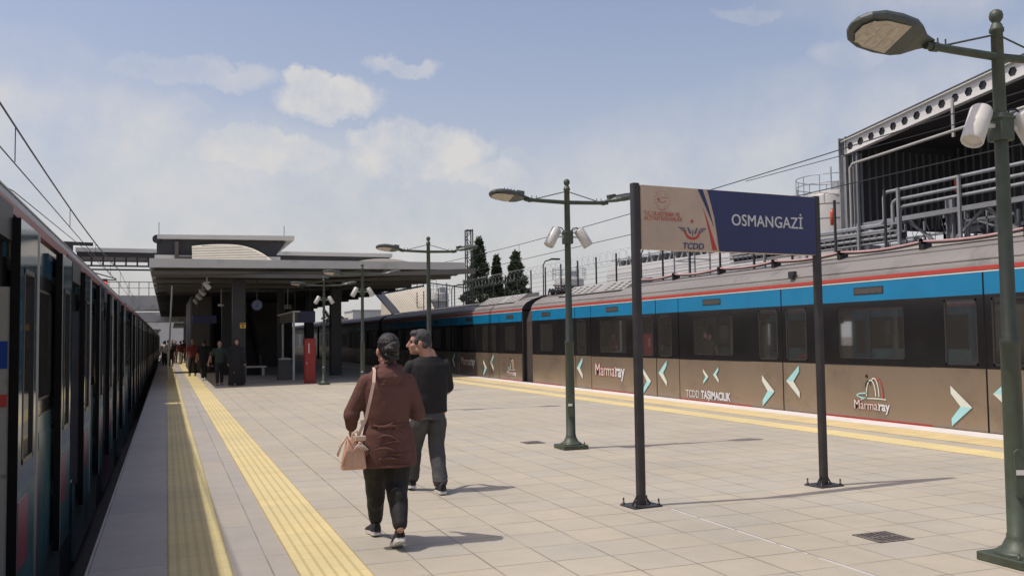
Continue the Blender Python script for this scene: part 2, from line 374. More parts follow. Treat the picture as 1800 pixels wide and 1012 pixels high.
m_ltop = pm('dark_blue_wrap', (.035, .095, .135), .08, var=.5, scale=1.6, streak=(1, 1, .4))
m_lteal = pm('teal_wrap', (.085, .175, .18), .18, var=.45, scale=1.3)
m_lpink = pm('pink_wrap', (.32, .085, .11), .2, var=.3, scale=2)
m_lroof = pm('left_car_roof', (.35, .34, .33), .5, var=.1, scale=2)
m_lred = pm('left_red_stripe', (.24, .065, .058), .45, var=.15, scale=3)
m_alu = pm('brushed_aluminium', (.45, .44, .42), .3, .8, var=.1, scale=20, streak=(1, 1, .05))
m_bulk = pm('vestibule_panel', (.36, .345, .30), .45, var=.05)
m_stick = pm('blue_sticker', (.01, .045, .28), .4, var=.1)
m_fascia = pm('grey_fascia', (.62, .60, .54), .5, .1, var=.06, scale=.5, dirt=((.18, .17, .15), .8, .55, .4))
m_soffit = pm('shade_dark_soffit', (.035, .034, .031), .8, var=.25, scale=.7)  # near-black colour carries the deep shade under the canopy
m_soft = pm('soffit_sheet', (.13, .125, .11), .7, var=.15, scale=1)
m_vault = pm('cream_vault', (.58, .54, .44), .45, var=.08, scale=2)
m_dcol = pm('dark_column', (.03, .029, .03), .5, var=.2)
m_core = pm('brown_cladding', (.11, .095, .08), .7, var=.2, scale=1)
m_fire = pm('red_cabinet', (.30, .028, .022), .4, var=.08, dirt=((.2, .02, .02), 5, .6, .5))
m_yelsign = pm('yellow_plate', (.75, .42, .05), .5, var=.1)
m_navyd = pm('navy_display', (.012, .016, .10), .3, var=.2)
m_clockf = pm('clock_face', (.06, .075, .14), .3, var=.1)
m_trunk = pm('bark', (.12, .085, .06), .9, var=.3, scale=8)
m_leaf = pm('cypress_foliage', (.036, .055, .026), .8, var=.45, scale=1.3)
m_leaf2 = pm('cypress_foliage_light', (.075, .105, .05), .8, var=.45, scale=1.3)
m_ind = pm('industrial_white', (.58, .58, .56), .6, var=.06, scale=1)
m_indg = pm('industrial_grey', (.28, .29, .30), .5, .3, var=.15, scale=2)
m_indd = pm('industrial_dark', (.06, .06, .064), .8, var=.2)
m_rib_gleam = pm('corrugated_rib_gleam', (.22, .23, .25), .5, .2, var=.2, scale=1)  # rib colour lightened to carry the gleam on the corrugations
m_tank = pm('tank_shell', (.42, .41, .38), .5, .2, var=.12, scale=1.5, streak=(1, 1, .3))
m_orange = pm('orange_red_cylinder', (.55, .085, .03), .4, var=.1)
m_slab = pm('ribbed_cream_cladding', (.58, .54, .45), .6, var=.08, scale=1.5)
m_skin = pm('skin', (.42, .225, .155), .5, var=.08, scale=20, bump=.08, bscale=200)
m_skin2 = pm('skin_pale', (.46, .27, .19), .5, var=.08, scale=20)
m_hair = pm('dark_hair', (.016, .012, .010), .42, var=.5, scale=30, bump=1, bscale=120, streak=(1, 1, .25))
m_hairg = pm('greying_hair', (.045, .042, .04), .55, var=.6, scale=90, bump=1, bscale=160)
m_coat = pm('brown_coat', (.128, .064, .053), .85, spec=.15, var=.12, scale=6, bump=.35, bscale=14, streak=(1, 1, 2.4))
m_blackc = pm('black_cloth', (.012, .011, .011), .8, var=.3, scale=8, bump=.5, bscale=18)
m_tee = pm('black_tshirt', (.012, .011, .012), .85, var=.3, scale=8, bump=.4, bscale=14)
m_jean = pm('grey_jeans', (.062, .060, .060), .85, var=.28, scale=7, bump=.6, bscale=20)
m_shoe = pm('black_mesh_shoe', (.014, .014, .018), .75, var=.3, bump=.5, bscale=160)
m_sole = pm('white_sole', (.62, .60, .57), .6, var=.1)
m_bag = pm('peach_leather', (.56, .33, .22), .45, var=.07, scale=8, bump=.1, bscale=90)
m_bagl = pm('peach_strap', (.60, .42, .33), .45, var=.05)
m_gold = pm('bag_metal', (.6, .5, .35), .3, 1, var=0)

# ================================================================== GROUND AND PLATFORM
struct('ground', MB().box((-400, -60, -1.45), (500, 1500, -1.25)), m_ballast)
struct('trackbed', MB().box((-6.5, -30, -1.25), (-.55, 260, -1.16)).box((12.05, -30, -1.25), (20.5, 260, -1.16)), m_ballast)
rl = MB()
for x in (-3.2, -1.75, 12.85, 14.3): rl.box((x-.035, -30, -1.16), (x+.035, 260, -1.0))
struct('rail_tracks', rl, m_rail)
struct('platform', MB().box((-.44, -12, -1.25), (11.96, 200, 0)).box((-.5, -12, -.22), (-.44, 200, 0)), m_pave)
struct('left_edge_paving', MB().box((-.52, -12, -.2), (0.0, 200, .004)), m_pave_l)
struct('inner_edge_paving', MB().box((.452, -12, .0005), (.85, 200, .004)), m_pave_l)
struct('left_warning_strip', MB().box((.02, -12, .0005), (.44, 200, .008)), m_tac)
struct('left_guide_strip', MB().box((.86, -12, .0005), (1.33, 200, .008)), m_yel)
struct('right_guide_strip', MB().box((9.78, -12, .0005), (10.30, 200, .006)), m_yel2)
struct('right_warning_strip', MB().box((10.72, -12, .0005), (11.45, 200, .006)), m_tac2)
struct('right_edge_paving', MB().box((11.5, -12, -.2), (12.03, 200, .005)), m_lit_edge)
pl = MB()
for a, b in ((7.5, 7.06), (7.02, 6.5), (6.46, 5.95), (5.9, 5.72), (5.62, 5.58), (5.45, 4.6)): pl.box((4.365, b, .0006), (4.378, a, .0035))
struct('painted_line_marking', pl, m_txtw)

# ================================================================== TRAINS
def pb(mb, P, a, b, mi=0):
    """box in (u, y, z) mapped to world by P"""
    (u0, y0, z0), (u1, y1, z1) = a, b
    vs = [P(u, y, z) for u, y, z in ((u0,y0,z0),(u1,y0,z0),(u1,y1,z0),(u0,y1,z0),(u0,y0,z1),(u1,y0,z1),(u1,y1,z1),(u0,y1,z1))]
    return mb.add(vs, [(0,3,2,1),(4,5,6,7),(0,1,5,4),(1,2,6,5),(2,3,7,6),(3,0,4,7)], mi)
def band_hole(mb, P, u, t, ya, yb, za, zb, h, mi, c=.06):
    """wall piece between ya..yb, za..zb with one rectangular hole h=(y0,y1,z0,z1), corners cut"""
    y0, y1, z0, z1 = h
    pb(mb, P, (u, ya, za), (u+t, yb, z0), mi); pb(mb, P, (u, ya, z1), (u+t, yb, zb), mi)
    pb(mb, P, (u, ya, z0), (u+t, y0, z1), mi); pb(mb, P, (u, y1, z0), (u+t, yb, z1), mi)
    for (y, sy) in ((y0, 1), (y1, -1)):
        for (z, sz) in ((z0, 1), (z1, -1)):
            A = [P(u, y, z), P(u, y+sy*c, z), P(u, y+sy*c*.3, z+sz*c*.3), P(u, y, z+sz*c)]
            B = [P(u+t, y, z), P(u+t, y+sy*c, z), P(u+t, y+sy*c*.3, z+sz*c*.3), P(u+t, y, z+sz*c)]
            mb.add(A+B, [(0,1,2,3),(7,6,5,4),(1,2,6,5),(2,3,7,6)], mi)
ROOFP = [(0,2.55),(.0,2.65),(.05,2.74),(.17,2.86),(.42,2.99),(.85,3.12),(1.5,3.18),(2.15,3.12),(2.58,2.99),(2.83,2.86),(2.95,2.74),(3.0,2.65),(3.0,2.55)]
def chevron(mb, P, yc, zc, w, h, d, top, bot, u=-.014):
    """a two-tone > or < drawn on the car side; d=+1 points towards +y"""
    for (zz_, mi) in ((1, top), (-1, bot)):
        tip = yc+d*w/2; back = yc-d*w/2
        a = [P(u, tip, zc), P(u, tip-d*w*.55, zc), P(u, back-0*d, zc+zz_*h/2*.62), P(u, back, zc+zz_*h/2)]
        off = P(u-.003, 0, 0)-P(u, 0, 0)
        mb.prism(a, off, mi)
def TM(P, y, z, u=-.014):
    """text matrix on a car side: reading direction -Y, up Z (right-hand train)"""
    M = Matrix(((0, 0, -1), (-1, 0, 0), (0, 1, 0))).to_4x4(); M.translation = P(u, y, z); return M
SIDE_MATS = None
def make_train(name, label, P, cars, livery, detail, opened=False, logos=False, org=(0,0,0)):
    root = thing(name, label, 'train', org)
    mb_low, mb_band, mb_top = livery['low'], livery['band'], livery['top']
    mats = [mb_low, mb_band, mb_top, m_seal, m_frame, m_chw, m_teal, m_wine, m_redl, m_txtw, m_disp, m_lpink, m_alu, m_lteal]
    tops = livery.get('low2', 0)
    for ci, (y0, y1, doors) in enumerate(cars):
        det = ci < detail
        # ---- body: roof, floor, far side, ends
        b = MB()
        vs = []; n = len(ROOFP)
        for y in (y0, y1):
            for (u, z) in ROOFP: vs.append(P(u, y, z))
        b.add(vs, [(i, i+1, n+i+1, n+i) for i in range(n-1)], 0, True)
        pb(b, P, (.03, y0+.02, -1.0), (2.97, y1-.02, -.02), 1)               # underfloor
        pb(b, P, (.03, y0+.02, -.02), (2.97, y1-.02, 0), 2)
        pb(b, P, (.10, y0+.04, 2.36), (2.93, y1-.04, 2.42), 2)               # ceiling
        for (ya, yb) in ((y0, y0+.05), (y1-.05, y1)): 
            pb(b, P, (.02, ya, 0), (2.98, yb, 2.6), 1)
            vs = [P(u, ya, z) for (u, z) in ROOFP]; b.poly(vs, 1)
            vs = [P(u, yb, z) for (u, z) in ROOFP]; b.poly(vs, 1)
        pb(b, P, (-.008 if not opened else -.03, y0+.0, 2.568 if not opened else 2.475), (.0, y1, 2.632 if not opened else 2.565), 3)                   # red stripe
        pb(b, P, (-.005, y0+.0, 2.535), (.004, y1, 2.554), 4)
        for (u, z) in ((.05, 2.745), (.42, 2.995), (.85, 3.125)): pb(b, P, (u-.012, y0+.1, z-.004), (u+.012, y1-.1, z+.012), 0)
        # far side with windows
        ys = [y0]+[d for d in doors]+[y1]
        holes = []
        for d in doors: holes += [(d-.72, d-.1), (d+.1, d+.72)]
        for a, c in zip(doors[:-1], doors[1:]): holes.append(((a+c)/2-.85, (a+c)/2+.85))
        holes.sort(); cur = y0
        for (ha, hb) in holes:
            if ha > y0 and hb < y1:
                pb(b, P, (2.92, cur, 0), (2.98, ha, 2.4), 2); pb(b, P, (2.92, ha, 0), (2.98, hb, 1.05), 2); pb(b, P, (2.92, ha, 2.1), (2.98, hb, 2.4), 2); cur = hb
        pb(b, P, (2.92, cur, 0), (2.98, y1, 2.4), 2)
        pb(b, P, (2.96, y0, 2.4), (3.0, y1, 2.56), 2); pb(b, P, (2.96, y0, -1.0), (3.0, y1, 0), 1)
        if det:
            for a, c in zip(doors[:-1], doors[1:]):                           # seats and grab poles
                for us in (.12, 2.35):
                    pb(b, P, (us, a+.95, .38), (us+.5, c-.95, .48), 5); pb(b, P, (us if us < 1 else us+.42, a+.95, .48), (us+.08 if us < 1 else us+.5, c-.95, 1.0), 5)
                for yy in (a+.85, c-.85):
                    b.tube(P(.7, yy, 0), P(.7, yy, 2.36), .02, 6, 6); b.tube(P(2.3, yy, 0), P(2.3, yy, 2.36), .02, 6, 6)
                b.tube(P(.75, a+.8, 1.95), P(.75, c-.8, 1.95), .016, 6, 6)
        body = b.build('car_body', [livery['roof'], m_under, m_inter, livery['red'], m_chw, m_seat, m_alu], root)
        # ---- doors and side panels
        LW, HW = (1.13, 1.13) if not opened else (.95, .80)
        prev = y0+.06
        bays = []
        for d in doors: bays.append((prev, d-HW)); prev = d+HW
        bays.append((prev, y1-.06))
        for bi, (pa, pc) in enumerate(bays):
            if pc-pa < .2: continue
            s = MB(); g = .008
            pa += g; pc -= g
            pb(s, P, (0, pa, -.95), (.03, pc, 1.0), 0)
            inner = 0 < bi < len(bays)-1
            hw = min(.84, (pc-pa)/2-.28) if inner else min(.55, (pc-pa)/2-.3)
            mid = (pa+pc)/2
            if inner or (pc-pa) > 2:
                h = (mid-hw, mid+hw, 1.12, 2.06)
                band_hole(s, P, 0, .03, pa, pc, 1.0, 2.18, h, 1)
                w = MB()
                for (q0, q1) in (((h[0]-.0, h[2]), (h[0]+.02, h[3])), ((h[1]-.02, h[2]), (h[1], h[3])), ((h[0], h[2]), (h[1], h[2]+.02)), ((h[0], h[3]-.02), (h[1], h[3]))):
                    pb(w, P, (.006, q0[0], q0[1]), (.022, q1[0], q1[1]), 1)
                w.poly([P(.014, h[0], h[2]), P(.014, h[1], h[2]), P(.014, h[1], h[3]), P(.014, h[0], h[3])], 0)
                wo_ = w.build('window', [livery['glass'], m_frame], body)
            else: pb(s, P, (0, pa, 1.0), (.03, pc, 2.18), 1)
            pb(s, P, (0, pa, 2.18), (.03, pc, 2.535), 2)
            pb(s, P, (-.003, pa, .992), (.0, pc, 1.004), 4)
            if not opened:
                pb(s, P, (-.004, pa, -.02), (.0, pc, .03), 8)                # wine sill line
                pb(s, P, (-.006, mid-.38, 2.30), (.0, mid+.38, 2.44), 4); pb(s, P, (-.009, mid-.36, 2.32), (-.006, mid+.36, 2.42), 10)
            else:
                if bi % 2: pb(s, P, (-.004, pa+.1, -.9), (0, mid, .72), 11)
                pb(s, P, (-.004, mid, -.9), (0, pc-.05, .85), 13)
            if logos and inner and det:
                k = (bi+ci) % 2 if ci == 0 else (bi) % 3
                k = {(0,1):0,(0,2):1,(0,3):2,(1,1):2,(1,2):1,(1,3):0}.get((ci, bi), bi % 3)
                if k == 1:
                    s.text('TCDD', .255, TM(P, mid+1.22, .08), 9, bold=-.001, sx=.86)
                    s.text('TAŞIMACILIK', .255, TM(P, mid+.52, .08), 9, bold=.008, sx=.80)
                    chevron(s, P, mid+.30, .60, .23, .36, -1, 5, 6); chevron(s, P, mid-.13, .66, .23, .36, 1, 6, 5)
                elif k == 0 or k == 2:
                    big = (k == 2)
                    if big: logo_word(s, P, mid+1.16, .50, .50, 9)
                    else: logo_small(s, P, mid-.02)
            if logos and det and bi in (0, len(bays)-1) and ci > 0 and bi == 0:
                logo_small(s, P, mid-.2)
            s.build('side_panel', mats, body)
        for di, d in enumerate(doors):
            for sgn in (-1, 1):
                s = MB()
                if opened:
                    ya, yb = (d+HW, d+HW+LW) if sgn > 0 else (d-HW-LW, d-HW); u0, t = -.085, .05
                    ho = ((ya+yb)/2-.27, (ya+yb)/2+.27)
                else:
                    ya, yb = (d+.014, d+LW-.004) if sgn > 0 else (d-LW+.004, d-.014); u0, t = -.012, .03
                    ho = (d+.14, d+.80) if sgn > 0 else (d-.80, d-.14)
                pb(s, P, (u0, ya, -.30 if opened else -.95), (u0+t, yb, 1.0 if not opened else .62), 13 if opened else 0)
                h = (ho[0], ho[1], 1.05 if not opened else .78, 2.12)
                band_hole(s, P, u0, t, ya, yb, 1.0 if not opened else .62, 2.18, h, 2 if opened else 1)
                pb(s, P, (u0, ya, 2.18), (u0+t, yb, 2.53 if not opened else 2.44), 2)
                for (q0, q1) in (((h[0], h[2]), (h[0]+.035, h[3])), ((h[1]-.035, h[2]), (h[1], h[3])), ((h[0], h[2]), (h[1], h[2]+.035)), ((h[0], h[3]-.035), (h[1], h[3]))):
                    pb(s, P, (u0-.004, q0[0], q0[1]), (u0+.02, q1[0], q1[1]), 4)
                e0 = (yb, yb+.012) if (sgn < 0) else (ya-.012, ya)
                pb(s, P, (u0-.004, e0[0], -.3 if opened else -.95), (u0+t, e0[1], 2.53 if not opened else 2.44), 3)
                if opened: pb(s, P, (u0-.002, ya-.010, -.3), (u0+t+.004, ya-.0, 2.44), 3)
                if opened:
                    pb(s, P, (u0-.008, (ya if sgn < 0 else yb)-.006, -.3), (u0+.0, (ya if sgn < 0 else yb)+.006, 2.43), 12)
                    pb(s, P, (u0-.004, ya+.06, .1), (u0, ya+.5, .55), 11)
                if logos and det:
                    if sgn > 0: chevron(s, P, d+.50, .38, .42, .66, -1, 5, 6, u=-.027)
                    else: chevron(s, P, d-.33, .62, .42, .66, 1, 6, 5, u=-.027)
                lf = s.build('door', mats, body)
                w = MB(); w.poly([P(u0+.012, h[0], h[2]), P(u0+.012, h[1], h[2]), P(u0+.012, h[1], h[3]), P(u0+.012, h[0], h[3])], 0)
                w.build('door_window', [livery['glass']], body)
            if opened:
                v = MB(); pb(v, P, (-.03, d+HW, -.05), (.75, d+HW+.02, 1.98), 0); pb(v, P, (.02, d+HW, 1.98), (.9, d+HW+.06, 2.35), 1)
                if ci == 0 and di == 0:
                    pb(v, P, (-.02, d+HW-.006, 1.44), (.30, d+HW, 1.62), 2) 
                    pb(v, P, (-.02, d+HW-.012, 1.19), (.10, d+HW, 1.27), 3)
                    v.lathe([(.012,0),(.012,.006)], n=8, mi=4, M=Matrix.Translation(P(-.01, d+HW, .74)) @ Matrix.Rotation(PI/2, 4, 'X'))
                    v.lathe([(.012,0),(.012,.006)], n=8, mi=4, M=Matrix.Translation(P(-.02, d+HW, 1.36)) @ Matrix.Rotation(PI/2, 4, 'X'))
                v.build('vestibule_screen', [m_bulk if (ci == 0 and di == 0) else m_seat, m_blackm, m_stick, m_red, m_alu], body)  # first screen pale as lit, the rest coloured dark as shade
                q = MB(); pb(q, P, (-.04, d-HW, 2.28), (.3, d+HW, 2.52), 0)
                q.build('door_mechanism', [m_blackm, m_alu], body)
        # ---- roof equipment
        def unit(ya, yb):
            h = MB()
            A, B, C_, D = (.30, 2.93), (.82, 3.27), (1.3, 3.32), (1.3, 2.95)
            for (y_a, y_b, mi) in ((ya, yb, 0),):
                vs = [P(u, y, z) for y in (y_a, y_b) for (u, z) in (A, B, C_, D)]
                h.add(vs, [(0,1,5,4),(1,2,6,5),(2,3,7,6),(3,2,1,0),(4,5,6,7)], mi)
            L_ = yb-ya; nx = 9
            for i in range(nx):
                if i in (3,): continue
                yy = ya+.3+(L_-.6)*i/(nx-1)
                for j in range(4):
                    f0 = .16+.19*j; f1 = f0+.10
                    pu = lambda f: A[0]+(B[0]-A[0])*f
                    pz = lambda f: A[1]+(B[1]-A[1])*f
                    nrm = Vector((-.34, .52)).normalized()*.004
                    vs = [P(pu(f)+nrm.x, y, pz(f)+nrm.y) for (y, f) in ((yy-.09, f0), (yy+.09, f0), (yy+.09, f1), (yy-.09, f1))]
                    h.poly(vs, 1)
            pb(h, P, (.24, ya, 2.90), (.32, yb, 2.945), 1)
            h.build('roof_unit', [m_hvac, m_blackm], body)
        if not opened:
            if ci % 2 == 0: unit(y1-6.4, y1-1.9)
            else: unit(y0+1.5, y0+6.0)
            if ci % 2 == 0:
                k = MB(); random.seed(5+ci)
                for i in range(7):
                    yy = y1-1.7+i*.26; k.path([P(.55+.1*random.random(), yy, 3.05), P(.7, yy+.1, 3.28+.1*random.random()), P(1.0, yy+.3, 3.2), P(1.3, yy+.2, 3.34)], .03, 6, 0)
                k.bar(P(.6, y1-1.8, 3.16), P(.6, y1-.2, 3.2), .07, .05); k.bar(P(1.2, y1-1.7, 3.3), P(.8, y1-.2, 3.42), .05, .05)
                pb(k, P, (.7, y1-1.9, 3.05), (1.6, y1-.1, 3.25), 0)
                k.build('roof_cables', m_blackm, body)
        if det and ci == 0 and not opened:
            hs = MB(); br = MB(); pts = []; ya, yb = y0-.5, y1-6.3
            nb = int((yb-ya)/2.1); st = (yb-ya)/nb
            for i in range(nb):
                for k in range(8):
                    t = k/8; pts.append(P(.80, ya+(i+t)*st, 3.245-.05*math.sin(PI*t)))
            pts.append(P(.80, yb, 3.245)); hs.path(pts, .022, 7, 0)
            hs.path([p+Vector((0, 0, -.035)) for p in pts], .014, 6, 1)
            for i in range(nb+1):
                y = ya+i*st
                br = MB(); pb(br, P, (.74, y-.03, 3.08), (.79, y+.03, 3.28), 0); pb(br, P, (.74, y-.03, 3.25), (.88, y+.03, 3.28), 0); pb(br, P, (.70, y-.12, 3.075), (.9, y-.06, 3.22), 0); pb(br, P, (.70, y-.12, 3.19), (.76, y+.03, 3.22), 0); br.build('hose_bracket', m_blackm, body)
            hs.build('roof_hose', [m_lpinkhose, m_blackm], body)
            sp_ = MB(); pb(sp_, P, (-.02, 15.6, 2.78), (.06, 15.78, 2.88), 0); pb(sp_, P, (-.035, 15.62, 2.74), (.02, 15.76, 2.80), 0); sp_.build('side_camera', m_frame, body)
        if ci+1 < len(cars):                                                    # gangway
            g_ = MB(); ya, yb = y1, cars[ci+1][0]; nf = 12
            ring = [(.16,-.6),(.16,2.2),(.28,2.55),(.7,2.85),(1.5,2.95),(2.3,2.85),(2.72,2.55),(2.84,2.2),(2.84,-.6)]
            vs = []
            for i in range(nf+1):
                w_ = .05 if i % 2 else 0
                for (u, z) in ring: vs.append(P(u+(w_ if u < 1.5 else -w_ if u > 1.5 else 0), ya+(yb-ya)*i/nf, z-w_*(z > 0)))
            k = len(ring)
            g_.add(vs, [(i*k+j, i*k+j+1, (i+1)*k+j+1, (i+1)*k+j) for i in range(nf) for j in range(k-1)], 0)
            g_.build('gangway', m_gang, root)
    return root
m_lpinkhose = pm('pale_red_hose', (.50, .30, .29), .5, var=.2, scale=2)
def serif(s, P, y, z, w, h, mi):
    s.prism([P(-.014, y, z), P(-.014, y-w, z), P(-.014, y-w, z+h), P(-.014, y, z+h)], P(-.003, 0, 0)-P(0, 0, 0), mi)
def tw(body, size, sx=1.0):
    q = MB(); q.text(body, size, Matrix(), 0, sx=sx); return max(v[0] for v in q.v)
_adv = {}
def logo_word(s, P, y, z, size, mi, k=1.0):
    """red-outlined Marma and white ray, with slab feet under the stems"""
    t = size; sc = .92
    if not _adv:
        for i_, w in enumerate(('M', 'Ma', 'Mar', 'Marm', 'Marma', 'Marmar', 'Marmara', 'Marmaray')): _adv[w] = tw(w, 1.0, sc)
    s.text('Marma', t, TM(P, y, z-.12*t), 7, bold=.026*t, sx=sc)
    s.text('Marma', t, TM(P, y, z-.12*t, u=-.018), 5, bold=-.008*t, sx=sc)
    yr = _adv['Marma']+.06
    s.text('ray', t, TM(P, y-yr*t, z-.12*t), 9, bold=.022*t, sx=sc)
    A = _adv; b0 = z-.135*t
    feet = [(.07, .17, 7), (A['M']-.07, .17, 7), (A['Ma']-.04, .10, 7), (A['Ma']+.13, .17, 7), (A['Mar']+.13, .13, 7), (A['Marm']-.05, .13, 7), (A['Marma']-.03, .10, 7), (yr+.08, .17, 9)]
    for (c, w, m_) in feet: serif(s, P, y-(c-w/2)*t, b0, w*t, .045*t, m_)
    for (c, w, m_) in ((.06, .15, 7), (A['M']-.06, .15, 7)): serif(s, P, y-(c-w/2)*t, z+.555*t, w*t, .045*t, m_)
    serif(s, P, y-(yr+.03-.06)*t, z+.36*t, .12*t, .04*t, 9)
def logo_small(s, P, y):
    o = P(-.003, 0, 0)-P(0, 0, 0)
    logo_word(s, P, y+.48, .22, .24, 9)
    def arc(cy, cz, ry, rz, a0, a1, w, mi, n=10):
        A = []; B = []
        for i in range(n+1):
            t = R(a0+(a1-a0)*i/n)
            A.append(P(-.014, y-(cy+ry*math.cos(t)), cz+rz*math.sin(t))); B.append(P(-.014, y-(cy+(ry-w)*math.cos(t)), cz+(rz-w)*math.sin(t)))
        s.prism(A+B[::-1], o, mi)
    arc(-.02, .44, .13, .30, 0, 180, .022, 5); arc(.06, .44, .13, .34, 0, 120, .022, 5); arc(.14, .44, .14, .34, -5, 100, .024, 7); arc(-.09, .60, .08, .12, 20, 180, .02, 1)
    arc(-.12, .44, .28, .06, 90, 270, .025, 6); arc(.14, .36, .44, .05, 60, 190, .02, 5)
    s.prism([P(-.014, y+.13+.028*math.cos(R(a)), .80+.03*math.sin(R(a))) for a in range(0, 360, 45)], o, 1)

PR = lambda u, y, z: Vector((12.1+u, y, z))
PL = lambda u, y, z: Vector((-1.0-u, y, z if z < 2.5 else 2.5+(z-2.5)*.72))
liv_r = dict(low=m_brown, band=m_band, top=m_blue, roof=m_roof, red=m_redl, glass=m_glass)
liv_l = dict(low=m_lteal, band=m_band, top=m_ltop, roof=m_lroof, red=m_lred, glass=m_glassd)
carsR = [(6.9, 30.2, [10.94, 16.05, 21.35, 26.47])]
y = 31.1
for i in range(4):
    off = y-31.1; carsR.append((y, y+23.3, [34.75+off, 39.95+off, 45.15+off, 50.3+off])); y += 24.2
make_train('commuter_train', 'brown, black and blue commuter train with red roof line standing beyond the station name board', PR, carsR, liv_r, 2, logos=True, org=(12.1, 6.9, -1))
carsL = [(2.3, 25.5, [6.05, 11.25, 16.45, 21.6])]
y = 26.1
for i in range(5):
    off = y-26.1; carsL.append((y, y+23.3, [29.8+off, 35.0+off, 40.2+off, 45.4+off])); y += 24.0
make_train('commuter_train', 'dark teal and pink wrapped commuter train with its doors open along the shaded platform edge', PL, carsL, liv_l, 1, opened=True, org=(-1, 2.3, -1))

# ================================================================== STATION NAME BOARD
SY = 7.87
sg = thing('station_sign', 'large navy and faded cream station name board on two dark posts on the open platform', 'sign', (5.34, SY, 0))
for x, ys in ((4.19, 7.80), (6.49, 7.94)):
    p_ = MB(); p_.bbox((x-.038, SY-.038, .0), (x+.038, SY+.038, 3.06), .012); po = p_.build('post', m_post, sg)
    q = MB(); q.bbox((x-.16, SY-.13, 0.001), (x+.16, SY+.13, .016), .01); q.build('base_plate', m_post, po)
    for dx in (-.13, .13):
        for dy in (-.1, .1): q = MB(); q.lathe([(.014, .016), (.014, .03), (.008, .031), (.008, .075)], (x+dx, SY+dy, 0), 8); q.build('anchor_bolt', m_post, po)
    for a in ((x-.1, SY, .016, x-.042, SY, .10), (x+.1, SY, .016, x+.042, SY, .10)): q = MB(); q.bar((a[0], a[1], a[2]), (a[3], a[4], a[5]), .012, .012); q.build('gusset', m_post, po)
PX0, PX1, PZ0, PZ1 = 4.235, 6.448, 2.425, 3.045
q = MB(); q.bbox((PX0, SY-.035, PZ0), (PX1, SY+.035, PZ1), .006); board = q.build('board', m_cream, sg)
fy = SY-.0365
def SP(x, z): return (PX0+(x-210)/1030.0*1.0, z)
def sx(x): return PX0+(x-210)/1040.0
def sz(y): return PZ1-(y-115)/820.0*.62
def flat(mb, pts, lay, mi=0): mb.prism([(sx(a), fy-.0015*lay, sz(b)) for a, b in pts], (0, -.0014, 0), mi)
q = MB(); q.prism([(sx(1035), fy, PZ1-.003), (sx(1085), fy, sz(330)), (sx(1118), fy, sz(480)), (sx(1145), fy, sz(700)), (sx(1172), fy, PZ0+.003), (PX1, fy, PZ0+.003), (PX1, fy, PZ1-.003)], (0, -.0014, 0)); q.build('navy_field', m_navy, board)
q = MB(); flat(q, [(912, 120), (975, 120), (1040, 330), (1112, 615), (1060, 480), (985, 290)], 0); q.build('navy_swoosh', m_navy, board)
q = MB(); flat(q, [(975, 365), (1030, 520), (1080, 700), (1145, 915), (1085, 918), (1050, 700), (1010, 510)], 0); q.build('red_swoosh', m_red, board)
def tmf(x, z, lay=1):
    M = Matrix(((1,0,0),(0,0,-1),(0,1,0))).to_4x4(); M.translation = Vector((x, fy-.0015*lay, z)); return M
q = MB(); q.text('OSMANGAZİ', .166, tmf(5.315, 2.697, 2), 0, bold=0, sx=.94, space=1.03)
for dx, dz, ly in ((-.0042, 0, 2.4), (.0042, 0, 2.8), (0, .0022, 3.2), (0, -.0022, 3.6), (-.002, 0, 4.0), (.002, 0, 4.4)): q.text('OSMANGAZİ', .166, tmf(5.315+dx, 2.697+dz, ly), 0, bold=0, sx=.94, space=1.03); tag(q.build('lettering', m_txtw, board), 'white station name lettering')
q = MB(); q.text('TCDD', .083, tmf(sx(700), sz(912), 1), 0, bold=.002, shear=.22, sx=1.12); tag(q.build('lettering', m_txtb, board), 'slanted dark blue letters')
q = MB(); q.text('T.C. ULAŞTIRMA VE', .055, tmf(sx(245), sz(500), 1), 0, bold=.001, sx=.86); q.text('ALTYAPI BAKANLIĞI', .055, tmf(sx(245), sz(560), 1), 0, bold=.001, sx=.88)
tag(q.build('lettering', m_redf, board), 'small faded red letters')
q = MB()                                                     # round dotted emblem
for k, (r_, n_) in enumerate(((95, 16), (70, 12))):
    for i in range(n_):
        a = 2*PI*(i+.3*k)/n_
        if k and i % 3 == 0: continue
        cx, cz = 468+r_*math.cos(a), 300+r_*1.25*math.sin(a); e = 7
        flat(q, [(cx-e, cz), (cx, cz-e*1.3), (cx+e, cz), (cx, cz+e*1.3)], 0)
for (r0_, cz0, w_, a0, a1) in ((52, 290, 9, 20, 200), (40, 300, 8, 10, 190), (45, 395, 8, 20, 170)):
    A = [(465+r_*math.cos(R(a)), cz0+.8*r_*math.sin(R(a))) for r_ in (r0_,) for a in range(a0, a1+1, 15)]
    B = [(465+(r0_-w_)*math.cos(R(a)), cz0+.8*(r0_-w_)*math.sin(R(a))) for a in range(a0, a1+1, 15)]
    flat(q, A+B[::-1], 0)
flat(q, [(400, 280), (440, 270), (440, 300), (405, 296)], 0); flat(q, [(455, 255), (520, 262), (520, 270), (455, 266)], 0)
q.build('round_emblem', m_redf, board)
q = MB()
A = [(833+95*math.cos(R(a)), 695+98*math.sin(R(a))) for a in range(-25, 206, 11)]
B = [(833+82*math.cos(R(a)), 668+92*math.sin(R(a))) for a in range(-10, 191, 10)]
flat(q, A+B[::-1], 1, 0)
st = []
for i in range(10): r_ = 26 if i % 2 == 0 else 10; st.append((830+r_*math.sin(PI*i/5), 550-r_*1.2*math.cos(PI*i/5)))
flat(q, st, 1, 0)
q.build('crescent_emblem', m_red, board)
q = MB()
